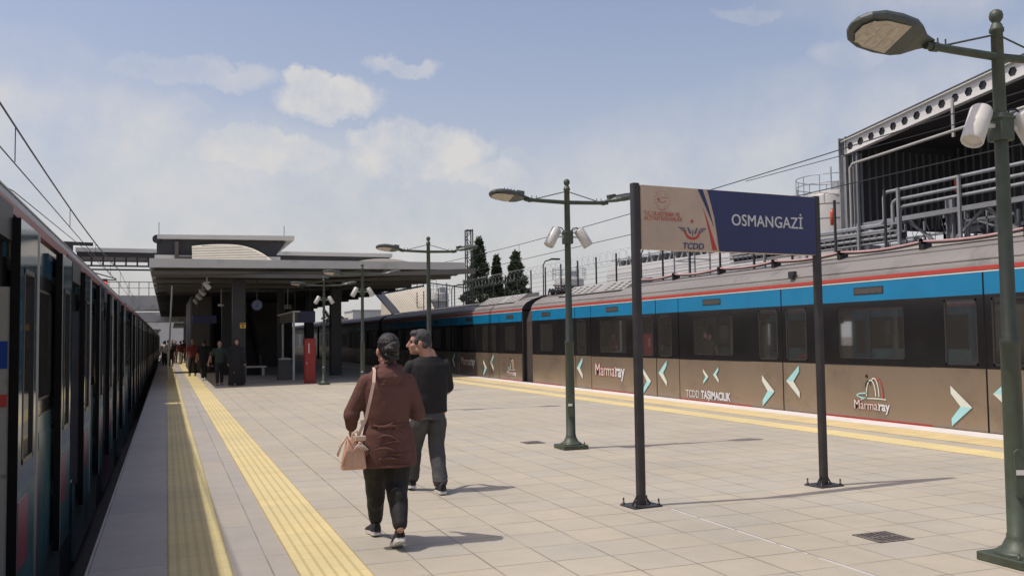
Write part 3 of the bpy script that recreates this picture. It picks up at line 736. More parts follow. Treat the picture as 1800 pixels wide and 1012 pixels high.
for i in range(4):
    z = 640+i*20; w = 180-i*22
    flat(q, [(835-w, z-4), (835-100+i*4, z-4), (835-100+i*4, z+6), (835-w+10, z+6)], 1); flat(q, [(835+w, z-4), (835+100-i*4, z-4), (835+100-i*4, z+6), (835+w-10, z+6)], 1)
    flat(q, [(835-68+i*6, z-4), (835-50+i*9, z-4), (835-38+i*9, z+10), (835-60+i*6, z+10)], 1); flat(q, [(835+68-i*6, z-4), (835+50-i*9, z-4), (835+38-i*9, z+10), (835+60-i*6, z+10)], 1)
flat(q, [(830, 665), (838, 665), (837, 745), (831, 745)], 1)
q.build('wing_emblem', m_txtb, board)
sg.rotation_euler[2] = math.atan2(.22, 2.3)

# ================================================================== PLATFORM LAMPS WITH LOUDSPEAKERS
def lamp_post(x, y, label, speakers=True, scale=1.0):
    r = thing('platform_lamp', label, 'lamp post', (x, y, 0), 'twin arm lamp posts down the middle of the platform')
    p_ = MB()
    p_.bbox((x-.19, y-.19, 0), (x+.19, y+.19, .06), .01)
    p_.lathe([(.155,.06),(.155,.075),(.14,.085),(.105,.11),(.085,.15),(.074,.17),(.074,.195),(.068,.20),(.066,.7),(.063,1.5),(.066,1.505),(.066,1.535),(.05,1.545),(.047,2.5),(.044,3.05),(.04,3.72),(.049,3.725),(.049,3.75),(.043,3.755),(.036,3.78),(.026,3.79),(.03,3.80),(.044,3.82),(.047,3.845),(.04,3.87),(.022,3.885),(.006,3.89)], (x, y, 0), 20)
    post = p_.build('post', m_green, r)
    h = MB()
    M = Matrix.Translation(Vector((x-.03, y-.062, .62))) @ Matrix.Rotation(R(-25), 4, 'Z')
    pts = [(.04*math.cos(t), -.0, .04*math.sin(t)+(.13 if math.sin(t) > 0 else -.13)) for t in [2*PI*i/16 for i in range(16)]]
    h.prism([M @ Vector(q) for q in pts], (0, -.014, 0)); 
    for dz in (-.14, .14): h.lathe([(.009,0),(.009,.006)], n=8, M=M @ Matrix.Translation((0, -.014, dz)) @ Matrix.Rotation(PI/2, 4, 'X'))
    hh = h.build('hand_hole_cover', m_green, post)
    h = MB(); h.box((-.03, -.017, -.01), (.03, -.0142, .025), 0, M); h.build('sticker', m_white, hh)
    for dx in (-.15, .15):
        b = MB(); b.lathe([(.016,.06),(.016,.078),(.009,.08),(.009,.10)], (x+dx, y-.13, 0), 6); tag(b.build('anchor_bolt', m_green, post))
    for s in (-1, 1):
        a = MB(); a.path([(x+s*.03, y, 3.545), (x+s*.40, y, 3.555), (x+s*.66, y, 3.565)], [.03, .029, .028], 10)
        a.lathe([(.035, 0), (.035, .05)], n=10, M=Matrix.Translation((x+s*.56, y, 3.56)) @ Matrix.Rotation(s*PI/2, 4, 'Y'))
        for dx in (.48, .55): a.tube((x+s*dx, y, 3.58), (x+s*dx, y, 3.625), .006, 6)
        arm = a.build('arm', m_green, post)
        b = MB(); b.tube((x+s*.035, y, 3.70), (x+s*.47, y, 3.585), .007, 6); b.build('stay_rod', m_green, post)
        # head: flat cobra shape, tilted up outward
        T = Matrix.Translation((x+s*.60, y, 3.56)) @ Matrix.Rotation(R(-12 if s > 0 else 6), 4, 'Y') @ Matrix.Rotation(R(6 if s > 0 else (-24 if y < 6 else -15)), 4, 'X') @ Matrix.Diagonal((s*(1.15 if y < 6 else 1.0), 1.27 if y < 6 else 1.1, 1.2 if y < 6 else 1.05, 1))
        hd = MB()
        prof = [(0,.03,.02,.03),(.08,.05,.0,.05),(.16,.10,-.015,.065),(.22,.125,-.015,.07),(.34,.135,-.015,.072),(.46,.128,-.012,.066),(.54,.10,-.008,.05),(.585,.055,0,.035),(.60,.015,.01,.022)]
        vs = []; nseg = 10
        for (px_, hw_, zb, zt) in prof:
            for (ya, za) in ((-1,.25),(-.98,.55),(-.7,.9),(-.25,1),(.25,1),(.7,.9),(.98,.55),(1,.25),(.92,0),(-.92,0)):
                vs.append(T @ Vector((px_, hw_*ya, zb+(zt-zb)*za)))
        k = len(prof)
        hd.add(vs, [(i*nseg+j, i*nseg+(j+1) % nseg, (i+1)*nseg+(j+1) % nseg, (i+1)*nseg+j) for i in range(k-1) for j in range(nseg)], 0, False)
        hd.add(vs[:nseg], [tuple(range(nseg))], 0); hd.add(vs[-nseg:], [tuple(range(nseg))], 0)
        hd.box((.08, -.04, .05), (.19, .04, .10), 0, T); 
        for i in range(5): hd.box((.20+.05*i, -.09, .068), (.208+.05*i, .09, .078), 0, T)
        head = hd.build('lamp_head', m_lamp, arm)
        ln = MB(); pts = [(.27,-.105),(.44,-.10),(.52,-.07),(.555,-.03),(.555,.03),(.52,.07),(.44,.10),(.27,.105)]
        ln.prism([T @ Vector((a_, b_, -.0165)) for a_, b_ in pts], T.to_3x3() @ Vector((0, 0, -.004)))
        for i in range(3):
            for j in (-1, 1): ln.box((.30+.08*i, j*.045-.035, -.0225), (.36+.08*i, j*.045+.035, -.0205), 0, T)
        ln.build('lens', m_lens, arm)
    if speakers:
        b = MB(); b.bbox((x-.065, y-.065, 2.94), (x+.065, y+.065, 3.13), .01); b.bbox((x-.075, y-.075, 3.09), (x+.075, y+.075, 3.11), .01); b.build('junction_box', m_green, post)
        for s in (-1, 1):
            c = Vector((x+s*.245, y-.02, 3.03)); ax = Vector((s*.50, -.12, -.85)).normalized()
            Mq = ax.to_track_quat('Z', 'Y').to_matrix().to_4x4(); Mq.translation = c-ax*.15
            q = MB(); q.lathe([(.045,0),(.068,.004),(.076,.02),(.076,.285),(.072,.292),(.066,.292),(.062,.27)], n=18, M=Mq); sp_ = q.build('loudspeaker', m_white, post)
            q = MB(); q.box((min(s*.06, s*.17)+x, y-.015, 3.03), (max(s*.06, s*.17)+x, y+.015, 3.055)); q.bar((x+s*.17, y, 3.045), (x+s*.22, y-.0, 3.02), .05, .02); q.build('bracket', m_white, sp_)
            q = MB(); q.path([(x+s*.05, y, 3.12), (x+s*.09, y, 3.17), (x+s*.15, y, 3.18), (x+s*.185, y-.01, 3.15)], .008, 6); q.build('cable', m_blackm, sp_)
    return r
lamp_post(5.53, 4.80, 'nearest green twin arm lamp post with loudspeakers, right of the name board')
lamp_post(5.44, 12.12, 'green lamp post just behind the left post of the name board, with two white loudspeakers')
lamp_post(5.50, 19.9, 'green lamp post rising behind the man in the black t-shirt, no loudspeakers showing', speakers=False)
lamp_post(5.55, 27.6, 'green lamp post rising behind the woman\'s head, with two white loudspeakers')
lamp_post(5.30, 33.3, 'farthest green lamp post, right beside the red cabinet at the canopy edge')

# ---- drain covers
def drain(x, y, w, d, label):
    q = MB(); q.box((x-w/2, y-d/2, .0005), (x+w/2, y+d/2, .003), 1)
    q.box((x-w/2, y-d/2, .003), (x+w/2, y-d/2+.02, .007)); q.box((x-w/2, y+d/2-.02, .003), (x+w/2, y+d/2, .007)); q.box((x-w/2, y-d/2, .003), (x-w/2+.02, y+d/2, .0075)); q.box((x+w/2-.02, y-d/2, .003), (x+w/2, y+d/2, .0075))
    n = 7
    for i in range(1, n): xx = x-w/2+w*i/n; q.box((xx-.007, y-d/2+.02, .003), (xx+.007, y+d/2-.02, .0065))
    q.box((x-w/2+.02, y-.01, .003), (x+w/2-.02, y+.01, .0062))
    tag(q.build('drain_cover', [m_drain, m_under]), label, 'drain cover', 'slotted drain covers set in the paving')
m_drain = pm('cast_iron', (.20, .17, .15), .6, .3, var=.3, scale=20)
drain(5.26, 5.80, .33, .31, 'slotted iron drain cover in the paving between the name board and nearest lamp post')
drain(5.22, 13.05, .30, .30, 'small iron drain cover left of the lamp post behind the name board')
drain(5.25, 21.0, .3, .3, 'far iron drain cover in the paving behind the man')

# ================================================================== STATION CANOPY
def zc(x): return 4.43+(x+.56)*.031
def fyx(x): return 33.2+(x+.56)*(4.1/12.5)
cn = thing('station_canopy', 'long low grey platform canopy with a dark soffit and deep fascia', 'canopy', (5.7, 33.2, 0))
YB = 118
def slab(mb, x0, x1, d0, d1, yb, zt, zb, mi=0):
    """a roof slab between x0..x1 whose front edge follows fyx (+d), top/bottom offsets from zc"""
    vs = []
    for x in (x0, x1):
        for (y, z) in ((fyx(x)+d0, zc(x)+zt), (yb, zc(x)+zt), (yb, zc(x)+zb), (fyx(x)+d0, zc(x)+zb)): vs.append((x, y, z))
    return mb.add(vs, [(0,1,5,4),(3,7,6,2),(0,4,7,3),(1,2,6,5),(0,3,2,1),(4,5,6,7)], mi)
roof = slab(MB(), -.56, 11.95, 0, 0, YB, 0, -.30).build('roof', m_fascia, cn)
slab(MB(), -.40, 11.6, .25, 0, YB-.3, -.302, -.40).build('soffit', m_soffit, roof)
for i in range(24):
    yy = 34.6+i*3.4
    q = MB(); q.box((-.5, yy, 3.90), (5.7, yy+.18, 4.04)); q.add([(5.7, yy, 3.96), (11.5, yy, 4.15), (11.5, yy+.18, 4.15), (5.7, yy+.18, 3.96), (5.7, yy, 4.04), (11.5, yy, 4.36), (11.5, yy+.18, 4.36), (5.7, yy+.18, 4.04)], [(0,1,2,3),(4,5,6,7),(0,1,5,4),(3,2,6,7)])
    q.build('purlin', m_soft if i < 4 else m_soffit, roof)  # front purlins coloured paler as daylit, deeper ones darkened as shade
q = MB(); q.add([(-.5, 33.5, 3.95), (11.7, 37.5, 4.32), (11.7, 37.9, 4.28), (-.5, 33.9, 3.91), (-.5, 33.5, 4.11), (11.7, 37.5, 4.49), (11.7, 37.9, 4.47), (-.5, 33.9, 4.09)], [(0,1,2,3),(4,7,6,5),(0,4,5,1),(1,5,6,2),(2,6,7,3),(3,7,4,0)]); q.build('front_beam', m_soft, roof)
for i in range(5):
    q = MB(); yy = 36.3+i*2.2
    for dz in (0, .1): q.box((.0, yy+dz*3, 3.83), (1.5, yy+.06+dz*3, 3.86))
    q.build('light_fitting', m_soft, roof)
for (x, y) in ((2.56, 36.2), (2.7, 46), (2.8, 56), (2.8, 66), (2.8, 76), (2.8, 86), (7.2, 42), (7.3, 51), (7.4, 61), (7.4, 71), (7.4, 81), (5.0, 44)):
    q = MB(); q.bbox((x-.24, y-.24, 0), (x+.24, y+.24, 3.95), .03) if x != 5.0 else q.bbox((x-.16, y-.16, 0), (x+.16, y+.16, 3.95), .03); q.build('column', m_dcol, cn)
for (x0, x1, y0, y1) in ((1.15, 2.15, 50, 62), (3.6, 6.6, 58, 100)):
    q = MB(); q.bbox((x0, y0, 0), (x1, y1, 3.95), .05); tag(q.build('shaft_wall', m_core, cn), 'brown clad wall of a stair core')
q = MB(); q.tube((.21, 40, 3.92), (.05, 40.6, .0), .035, 8); q.build('down_pipe', m_steel, cn)
# small loudspeakers and lamps hanging from the soffit
for (x, y, z) in ((1.36, 35.0, 3.62), (1.36, 39.5, 3.60), (1.36, 43.5, 3.6), (1.36, 48.5, 3.6), (1.36, 53.5, 3.6), (1.36, 58, 3.6), (1.36, 63, 3.6)):
    r = thing('hanging_loudspeaker', 'small white loudspeaker hanging under the front of the dark canopy' if y < 36 else 'small white loudspeaker in the row under the canopy soffit', 'loudspeaker', (x, y, z), 'white loudspeakers in a row under the canopy')
    if y < 36: r['label'] = 'first white loudspeaker on a bracket under the front edge of the canopy'; r['group'] = 'white loudspeaker at the canopy front'
    q = MB(); ax = Vector((.5, -.5, -.7)).normalized(); Mq = ax.to_track_quat('Z', 'Y').to_matrix().to_4x4(); Mq.translation = Vector((x, y, z))-ax*.15
    q.lathe([(.05,0),(.085,.01),(.09,.03),(.09,.29),(.07,.3)], n=12, M=Mq); q.build('horn', m_white, r)
    q = MB(); q.tube((x, y, z), (x, y, 4.0), .02, 6); q.bar((x-.1, y, z+.12), (x+.12, y, z+.12), .03, .03); q.build('bracket', m_white, r)
q = thing('hanging_lamp', 'pale round lamp hanging under the canopy left of the clock', 'lamp', (2.2, 41.5, 3.2))
MB().lathe([(.02,.3),(.02,.12),(.12,.1),(.14,.02),(.02,0)], (2.2, 41.5, 3.1), 12).build('lamp_shade', m_white, q); MB().tube((2.2, 41.5, 3.38), (2.2, 41.5, 4.0), .012, 6).build('rod', m_white, q)
q = thing('hanging_lamp', 'pale tiered lamp hanging under the canopy above the white notice frame', 'lamp', (5.2, 43.0, 3.2))
qq = MB()
for i in range(3): qq.lathe([(.16, 3.05+.07*i), (.16, 3.075+.07*i)], (5.2, 43, 0), 12)
qq.tube((5.2, 43, 3.05), (5.2, 43, 4.1), .015, 6).build('lamp_shade', m_fascia, q)
ck = thing('platform_clock', 'round blue grey station clock hanging beside the dark canopy column', 'clock', (3.21, 36.0, 2.95))
RY = Matrix.Translation((3.21, 36.0, 2.95)) @ Matrix.Rotation(PI/2, 4, 'X')
MB().lathe([(.2,-.06),(.21,-.05),(.21,.05),(.2,.06)], n=24, M=RY).build('case', m_frame, ck)
fc = MB().lathe([(.175,.061),(.175,.064)], n=24, M=RY).build('face', m_clockf, ck)
MB().tube((3.21, 35.93, 2.95), (3.27, 35.93, 3.05), .008, 6).tube((3.21, 35.93, 2.95), (3.15, 35.93, 2.88), .01, 6).build('hands', m_blackm, fc)
MB().tube((3.21, 36, 3.15), (3.21, 36, 4.0), .02, 6).build('hanger', m_frame, ck)
ys = thing('warning_sign', 'small orange yellow plate with a dark symbol fixed on the front canopy column', 'sign', (2.66, 35.94, 2.18))
MB().bbox((2.58, 35.925, 2.08), (2.80, 35.945, 2.28), .01).build('plate', m_yelsign, ys)
MB().prism([(2.64, 35.924, 2.12), (2.74, 35.924, 2.12), (2.69, 35.924, 2.2)], (0, -.002, 0)).box((2.6, 35.922, 2.22), (2.78, 35.925, 2.25)).build('symbol', m_blackm, ys)
d1 = thing('information_display', 'dark blue departure display hanging under the canopy near the brown stair core', 'display', (1.6, 46, 2.7))
MB().bbox((1.15, 46, 2.45), (2.25, 46.2, 2.85), .02).build('screen', m_navyd, d1); MB().tube((1.4, 46.1, 2.85), (1.4, 46.1, 4.0), .02).tube((2.0, 46.1, 2.85), (2.0, 46.1, 4.0), .02).build('hanger', m_dcol, d1)
d1 = thing('information_display', 'dark blue display hanging above the red cabinet under the canopy', 'display', (5.3, 40, 2.6))
MB().bbox((4.95, 40, 2.35), (6.0, 40.18, 2.85), .02).build('screen', m_navyd, d1); MB().tube((5.15, 40.1, 2.85), (5.15, 40.1, 4.1), .02).tube((5.8, 40.1, 2.85), (5.8, 40.1, 4.1), .02).build('hanger', m_dcol, d1)
fc_ = thing('fire_cabinet', 'tall red fire equipment cabinet standing at the edge of the canopy shade', 'cabinet', (5.0, 34.7, 0))
MB().bbox((4.80, 34.6, .0), (5.20, 34.95, 1.66), .02).build('body', m_fire, fc_)
dr = MB().bbox((4.82, 34.585, .06), (5.18, 34.6, 1.62), .01).build('door', m_fire, fc_)
MB().box((4.93, 34.58, 1.12), (4.97, 34.585, 1.48)).box((4.94, 34.578, 1.2), (4.96, 34.58, 1.44)).build('glass_strip', m_white, dr)
MB().bbox((4.85, 34.565, .70), (4.88, 34.585, .80), .004).build('handle', m_alu, dr)
nb = thing('notice_frame', 'slim white double post notice frame standing in the canopy shade', 'sign', (4.9, 38, 0))
MB().tube((4.78, 37.6, 0), (4.78, 37.6, 2.75), .045, 8).build('post', m_white, nb); MB().tube((4.98, 43.0, 0), (4.98, 43.0, 2.75), .045, 8).build('post', m_white, nb)
MB().bbox((4.82, 37.65, 2.35), (4.94, 42.95, 2.72), .01).build('board', m_core, nb)
MB().bbox((4.74, 37.5, 2.72), (5.02, 43.1, 2.78), .01).build('cap', m_white, nb)
es = thing('escalator', 'dim escalator with metal sides climbing under the canopy behind the clock', 'escalator', (3.9, 47, 0))
qq = MB()
for x in (3.1, 4.1): qq.prism([(x, 44.5, 0), (x, 45.5, 0), (x, 52, 3.2), (x, 52, 4.0), (x, 45, .95), (x, 44.5, .95)], (.08, 0, 0))
qq.build('balustrade', m_dcol, es); MB().bar((3.12, 44.6, .98), (3.12, 52, 4.02), .08, .05).build('handrail', m_alu, es); 
st_ = MB()
for i in range(16): st_.box((3.2, 45+i*.42, 0), (4.1, 45.42+i*.42, .05+i*.2))
st_.build('steps', m_dcol, es)
bn = thing('platform_bench', 'pale low bench in the shade under the canopy', 'bench', (3.7, 43.5, 0))
MB().bbox((3.2, 43.3, .38), (4.3, 43.8, .46), .02).build('seat', m_fascia, bn); 
for x in (3.3, 4.1): MB().bbox((x, 43.35, 0), (x+.1, 43.75, .38), .01).build('leg', m_fascia, bn)
bn2 = thing('litter_bin', 'squat grey tapered litter bin beside the white notice frame', 'bin', (4.6, 38.6, 0))
MB().lathe([(.33, 0), (.34, .05), (.25, .75), (.26, .8), (.2, .82)], (4.55, 38.5, 0), 8, sm=False).build('body', m_core, bn2); MB().lathe([(.27, .82), (.27, .85), (.1, .9)], (4.55, 38.5, 0), 8, sm=False).build('lid', m_fascia, bn2)

# upper storey on the canopy roof
us = thing('roof_pavilion', 'raised grey roof pavilion with flat overhanging roof above the canopy', 'pavilion', (2, 38, 4.4))
MB().box((-.45, 38, 4.35), (4.3, 60, 4.98)).build('wall', m_fascia, us)
MB().box((-.38, 38.15, 4.98), (4.1, 60, 5.62)).prism([(4.1, 38.15, 4.98), (4.1, 38.15, 5.62), (4.55, 38.15, 5.62)], (0, 20, 0)).build('recess_shade', m_dcol, us)  # solid near-black block stands in for the shade under the roof
MB().add([(-.36, 37.9, 5.60), (4.85, 37.9, 5.66), (4.85, 60, 5.66), (-.36, 60, 5.60), (-.36, 37.9, 5.76), (4.85, 37.9, 5.84), (4.85, 60, 5.84), (-.36, 60, 5.76)], [(0,1,2,3),(4,7,6,5),(0,4,5,1),(1,5,6,2),(3,2,6,7),(0,3,7,4)]).build('roof', m_fascia, us)
MB().lathe([(.16, 0), (.16, .2)], n=12, M=Matrix.Translation((-.38, 38.0, 5.6)) @ Matrix.Rotation(-PI/2, 4, 'X')).build('gutter_end', m_dcol, us)
for x in (-.3, 4.45): MB().tube((x, 38, 5.75), (x, 38, 6.25), .012, 5).build('lightning_rod', m_dcol, us)
MB().box((.28, 37.9, 4.85), (.42, 38, 5.5)).box((.28, 37.88, 4.80), (.9, 37.99, 4.92)).build('pipe_box', m_core, us)
m_vrib = pm('vault_rib', (.34, .31, .25), .6, var=.1)
vt = MB(); n = 26; top = []
for i in range(n+1):
    t = i/n; x = .90+3.12*t; z = 4.45+.98*(1-(max(0, abs(t-.42)-.0)/.60)**2.6) if t > .42 else 5.43-.12*((.42-t)/.42)**2
    top.append((x, z))
for i in range(n):
    (xa, za), (xb, zb) = top[i], top[i+1]
    ya_, yb_ = 36.2+1.6*(max(za, 4.41)-4.4), 36.2+1.6*(max(zb, 4.41)-4.4)
    vt.add([(xa, 36.2, 4.4), (xb, 36.2, 4.4), (xb, yb_, max(zb, 4.41)), (xa, ya_, max(za, 4.41)), (xa, 37.95, 4.4), (xb, 37.95, 4.4), (xb, 37.95, max(zb, 4.41)), (xa, 37.95, max(za, 4.41))], [(0,1,2,3),(3,2,6,7)])
vo = vt.build('vault', m_vault, us)
rb = MB()
for k in range(13):
    zb_ = 4.50+k*.075
    xs = [x for x, z in top if z > zb_+.03]
    if len(xs) > 2: rb.box((xs[0], 36.2+1.6*(zb_-4.4)-.02, zb_), (xs[-1], 36.2+1.6*(zb_-4.4)+.02, zb_+.014))
rb.build('vault_ribs', m_vrib, vo)
v2 = thing('roof_light', 'low curved cream roof light on the right half of the canopy roof', 'roof light', (8.6, 38, 4.7))
q = MB(); pr = [(7.1+2.9*i/12, zc(8)+.02+.26*math.sin(PI*i/12)**.7) for i in range(13)]
q.prism([(x, 37.8, z) for x, z in pr], (0, 12, 0)); q.build('shell', m_vault, v2)
# covered footbridge roof spanning the tracks
cb = thing('covered_footbridge', 'dark lattice footbridge with flat grey roof crossing the tracks behind the canopy', 'bridge', (4, 50, 6))
MB().box((-4.25, 50, 6.14), (11.75, 53, 6.34)).build('roof', m_fascia, cb)
MB().box((-4.2, 50.1, 5.90), (11.6, 52.9, 6.14)).build('roof_beam', m_dcol, cb)
q = MB(); q.box((-4.2, 50.15, 5.42), (11.6, 50.25, 5.50)); q.box((-4.2, 52.75, 5.42), (11.6, 52.85, 5.50))
for i in range(30):
    x = -4.1+i*.53; q.box((x, 50.15, 5.5), (x+.08, 50.25, 5.9)); q.box((x+.08, 50.17, 5.66), (x+.53, 50.22, 5.72))
q.build('lattice', m_dcol, cb)
MB().bbox((11.3, 50.3, 4.5), (11.55, 50.6, 5.42), .02).build('hanger', m_dcol, cb); MB().bbox((-4.4, 50.2, -1.2), (-4.1, 50.6, 5.9), .02).build('column', m_dcol, cb)
# footbridge with railing farther back
fb = thing('footbridge', 'plain concrete footbridge with thin railing crossing over the left train', 'bridge', (-3, 75, 4))
MB().box((-9, 75, 4.05), (6, 78, 5.15)).build('deck', m_conc, fb)
q = MB(); q.box((-9, 75.1, 6.15), (6, 75.16, 6.2)); q.box((-9, 75.1, 5.7), (6, 75.14, 5.73))
for i in range(22): q.box((-9+i*.7, 75.1, 5.15), (-8.95+i*.7, 75.15, 6.2))
tag(q.build('railing', m_dcol, fb))
MB().box((-9.4, 75.3, -1.2), (-8.9, 77.5, 4.05)).build('pier', m_conc, fb)
MB().box((-8, 92, 3.5), (4, 95, 4.4)).build('rear_span', m_conc, fb)
sgl = thing('signal', 'railway signal showing a red light above the left train', 'signal', (-4.6, 72, 0))
MB().tube((-4.3, 72, -1.2), (-4.3, 72, 6.0), .06).build('mast', m_dcol, sgl)
hd = MB().bbox((-4.5, 71.9, 5.7), (-4.0, 72.1, 6.2), .03).build('head', m_dcol, sgl)
m_sig = pm('red_light', (1, .05, .03), .4, var=0, emis=3.0)
MB().lathe([(.13, 0), (.13, .04)], n=12, M=Matrix.Translation((-4.18, 71.9, 5.86)) @ Matrix.Rotation(PI/2, 4, 'X')).build('light', m_sig, hd)

# ================================================================== OVERHEAD LINE
def mast(x, y, h, label, lattice=True, arms=()):
    r = thing('catenary_mast', label, 'mast', (x, y, -1.2))
    q = MB(); w = .18
    if lattice:
        for dx in (-w, w):
            for dy in (-w, w): q.box((x+dx-.03, y+dy-.03, -1.2), (x+dx+.03, y+dy+.03, h))
        z = -1.2; k = 0
        while z < h-.4:
            for dy in (-w, w): q.bar((x-w, y+dy, z), (x+w, y+dy, z+.55), .03, .03) if k % 2 == 0 else q.bar((x+w, y+dy, z), (x-w, y+dy, z+.55), .03, .03)
            z += .55; k += 1
        q.box((x-w-.03, y-w-.03, h-.06), (x+w+.03, y+w+.03, h))
    else: q.box((x-.12, y-.12, -1.2), (x+.12, y+.12, h))
    q.build('column', m_dcol, r)
    for (a, b, wd) in arms: MB().bar(a, b, wd, wd).build('arm', m_dcol, r)
    return r
mast(17.05, 52.5, 8.1, 'dark lattice catenary mast in front of the cypress trees', True,
     (((16.9, 52.5, 5.9), (13.3, 52.3, 5.15), .06), ((16.9, 52.5, 4.6), (13.4, 52.3, 5.0), .06), ((13.8, 52.3, 5.25), (12.9, 52.2, 4.75), .04)))
mast(-4.35, 48.5, 6.3, 'dark T topped catenary mast standing left of the footbridge roof', False,
     (((-5.6, 48.5, 6.42), (-3.35, 48.5, 6.36), .16), ((-4.35, 48.5, 5.3), (-2.3, 48.5, 4.7), .05), ((-4.35, 48.5, 4.6), (-2.3, 48.5, 4.65), .05)))
def catenary(label, x, ya, yb, zm, zcw, drops, twin=False, rise=0, dsp=9):
    r = thing('overhead_wire', label, 'overhead wire', (x, ya, zm))
    q = MB(); n = 30
    def zmf(y, off=0): t = ((y-ya) % 45)/45; return zm+rise*(y-ya)/(yb-ya)-.35*(1-(2*t-1)**2)+off
    q.path([(x, ya+(yb-ya)*i/n, zmf(ya+(yb-ya)*i/n)) for i in range(n+1)], .012, 5); q.build('messenger_wire', m_blackm, r)
    if twin: MB().path([(x+.05, ya+(yb-ya)*i/n, zmf(ya+(yb-ya)*i/n, -.10)) for i in range(n+1)], .009, 5).build('messenger_wire', m_blackm, r)
    MB().path([(x-.05, ya, zcw), (x+.05, (ya+yb)/2, zcw+.03), (x, yb, zcw+rise*.5)], .011, 5).build('contact_wire', m_blackm, r)
    y = ya+drops
    while y < yb:
        MB().tube((x, y, zmf(y)), (x, y, zcw), .008, 4).build('dropper', m_blackm, r); y += dsp
catenary('overhead wires strung above the left train', -2.3, 6, 95, 5.35, 4.52, 10.5, True)
catenary('overhead wires strung above the right train', 13.6, 8, 95, 5.75, 4.75, 27.2, False, dsp=9.5)
q = MB().path([(-2.2, 8, 3.35), (-2.25, 16, 3.98), (-2.3, 30, 4.40), (-2.3, 48.5, 4.62)], .009, 5); tag(q.build('feeder_cable', m_blackm), 'thin slack cable dipping above the left train roof', 'cable')
q = MB().path([(18.6, 8, 7.5), (18.8, 18, 6.85), (19, 27, 6.95)], .012, 5); tag(q.build('feeder_cable', m_blackm), 'dark cable stretched in front of the industrial shed', 'cable')

# ================================================================== BEHIND THE RIGHT TRAIN
wl = MB(); wl.box((15.9, -5, -1.3), (16.2, 21.2, 3.42)); wl.box((15.9, 21.2, -1.3), (16.2, 75, 2.9)); w_ = wl.build('boundary_wall', m_conc); tag(w_, 'long concrete boundary wall with pale coping behind the right train', 'wall')
ORG['boundary_wall'] = Vector((0,0,0))
MB().box((15.82, -5, 3.42), (16.28, 21.2, 3.58)).build('coping', pm('coping_stone', (.46, .43, .37), .85, var=.2, scale=2, dirt=((.25, .23, .2), 2, .5, .6)), w_)
fr = thing('security_fence', 'wire security fence with razor coil along the concrete boundary wall', 'fence', (16, 20, 3.66))
wires = MB()
y = 17.2; i = 0
while y < 70:
    MB().box((16.0, y, 2.9 if y > 21.2 else 3.58), (16.05, y+.05, 4.75 if y > 26 else 5.0)).build('fence_post', m_dcol, fr)
    if i < 1: pass
    y += 1.75; i += 1
for z in (3.5, 3.7, 3.9, 4.1, 4.3, 4.5): wires.box((16.02, 20.5, z), (16.03, 70, z+.008))
wires.build('line_wires', m_dcol, fr)
y0 = 28
coil = []
for i in range(42*12): t = i/12; coil.append((16.02+.26*math.cos(2*PI*t), y0+t*.55, 4.62+.26*math.sin(2*PI*t)))
tag(MB().path(coil, .0055, 3).build('razor_coil', m_steel, fr), 'looped razor wire coil')

# industrial shed
sh = thing('industrial_shed', 'big open industrial shed with white castellated roof beam and dark corrugated wall', 'shed', (24, 20, -1.3))
def zb(y): return 7.78+(25.4-y)*.118
q = MB()
A, B, H0, H1 = 25.4, 4.0, .40, .62
bands = 40
hexes = []
yy = 25.05; 
while yy > 5: hexes.append(yy); yy -= .50
def hexring(c, r):
    return [(21.9, c+r*math.cos(R(a)), zb(c)+.17+r*math.sin(R(a))) for a in (0, 60, 120, 180, 240, 300)]
prev = A
for i, c in enumerate(hexes):
    ya, yb_ = c+.25, c-.25; r = .145
    hx = hexring(c, r)
    zt = lambda y: zb(y)+.42
    zl = lambda y: zb(y)-.08
    P4 = [(21.9, ya, zl(ya)), (21.9, yb_, zl(yb_)), (21.9, yb_, zt(yb_)), (21.9, ya, zt(ya))]
    z0 = (21.9, ya, zb(ya)+.17); z1 = (21.9, yb_, zb(yb_)+.17)
    h = hx   # 0:+y, 1:+60 up, 2:120 up, 3:-y, 4:240 low, 5:300 low
    q.add(P4+[z0, z1]+h, [(0,4,6,11),(4,3,7,6),(3,2,8,7),(2,5,9,8),(5,1,10,9),(1,0,11,10)], 0)
    q.box((21.80, yb_, zl(yb_)-.03), (22.0, ya, zl(yb_)+.03), 0) if False else None
q.add([(21.8, A, zb(A)-.10), (22.0, A, zb(A)-.10), (22.0, B, zb(B)-.10), (21.8, B, zb(B)-.10), (21.8, A, zb(A)-.07), (22.0, A, zb(A)-.07), (22.0, B, zb(B)-.07), (21.8, B, zb(B)-.07)], [(0,1,2,3),(4,7,6,5),(0,4,5,1),(0,3,7,4)], 0)
q.add([(21.8, A, zb(A)+.40), (22.0, A, zb(A)+.40), (22.0, B, zb(B)+.40), (21.8, B, zb(B)+.40), (21.8, A, zb(A)+.43), (22.0, A, zb(A)+.43), (22.0, B, zb(B)+.43), (21.8, B, zb(B)+.43)], [(0,1,2,3),(4,7,6,5),(0,4,5,1),(0,3,7,4)], 0)
q.build('castellated_beam', m_ind, sh)
MB().add([(21.95, A+.2, zb(A)-.02), (21.95, B, zb(B)-.02), (21.95, B, zb(B)+.38), (21.95, A+.2, zb(A)+.38)], [(0,1,2,3)]).build('beam_hole_shade', m_indd, sh)  # dark sheet stands in for the shed's shade behind the beam holes
MB().add([(21.86, A+.1, zb(A)+.46), (36, A+.1, zb(A)+.46), (36, B, zb(B)+.46), (21.86, B, zb(B)+.46), (21.86, A+.1, zb(A)+.51), (36, A+.1, zb(A)+.51), (36, B, zb(B)+.51), (21.86, B, zb(B)+.51)], [(0,1,2,3),(4,7,6,5),(0,4,5,1),(0,3,7,4),(1,5,6,2)]).build('roof', m_indd, sh)
q = MB()
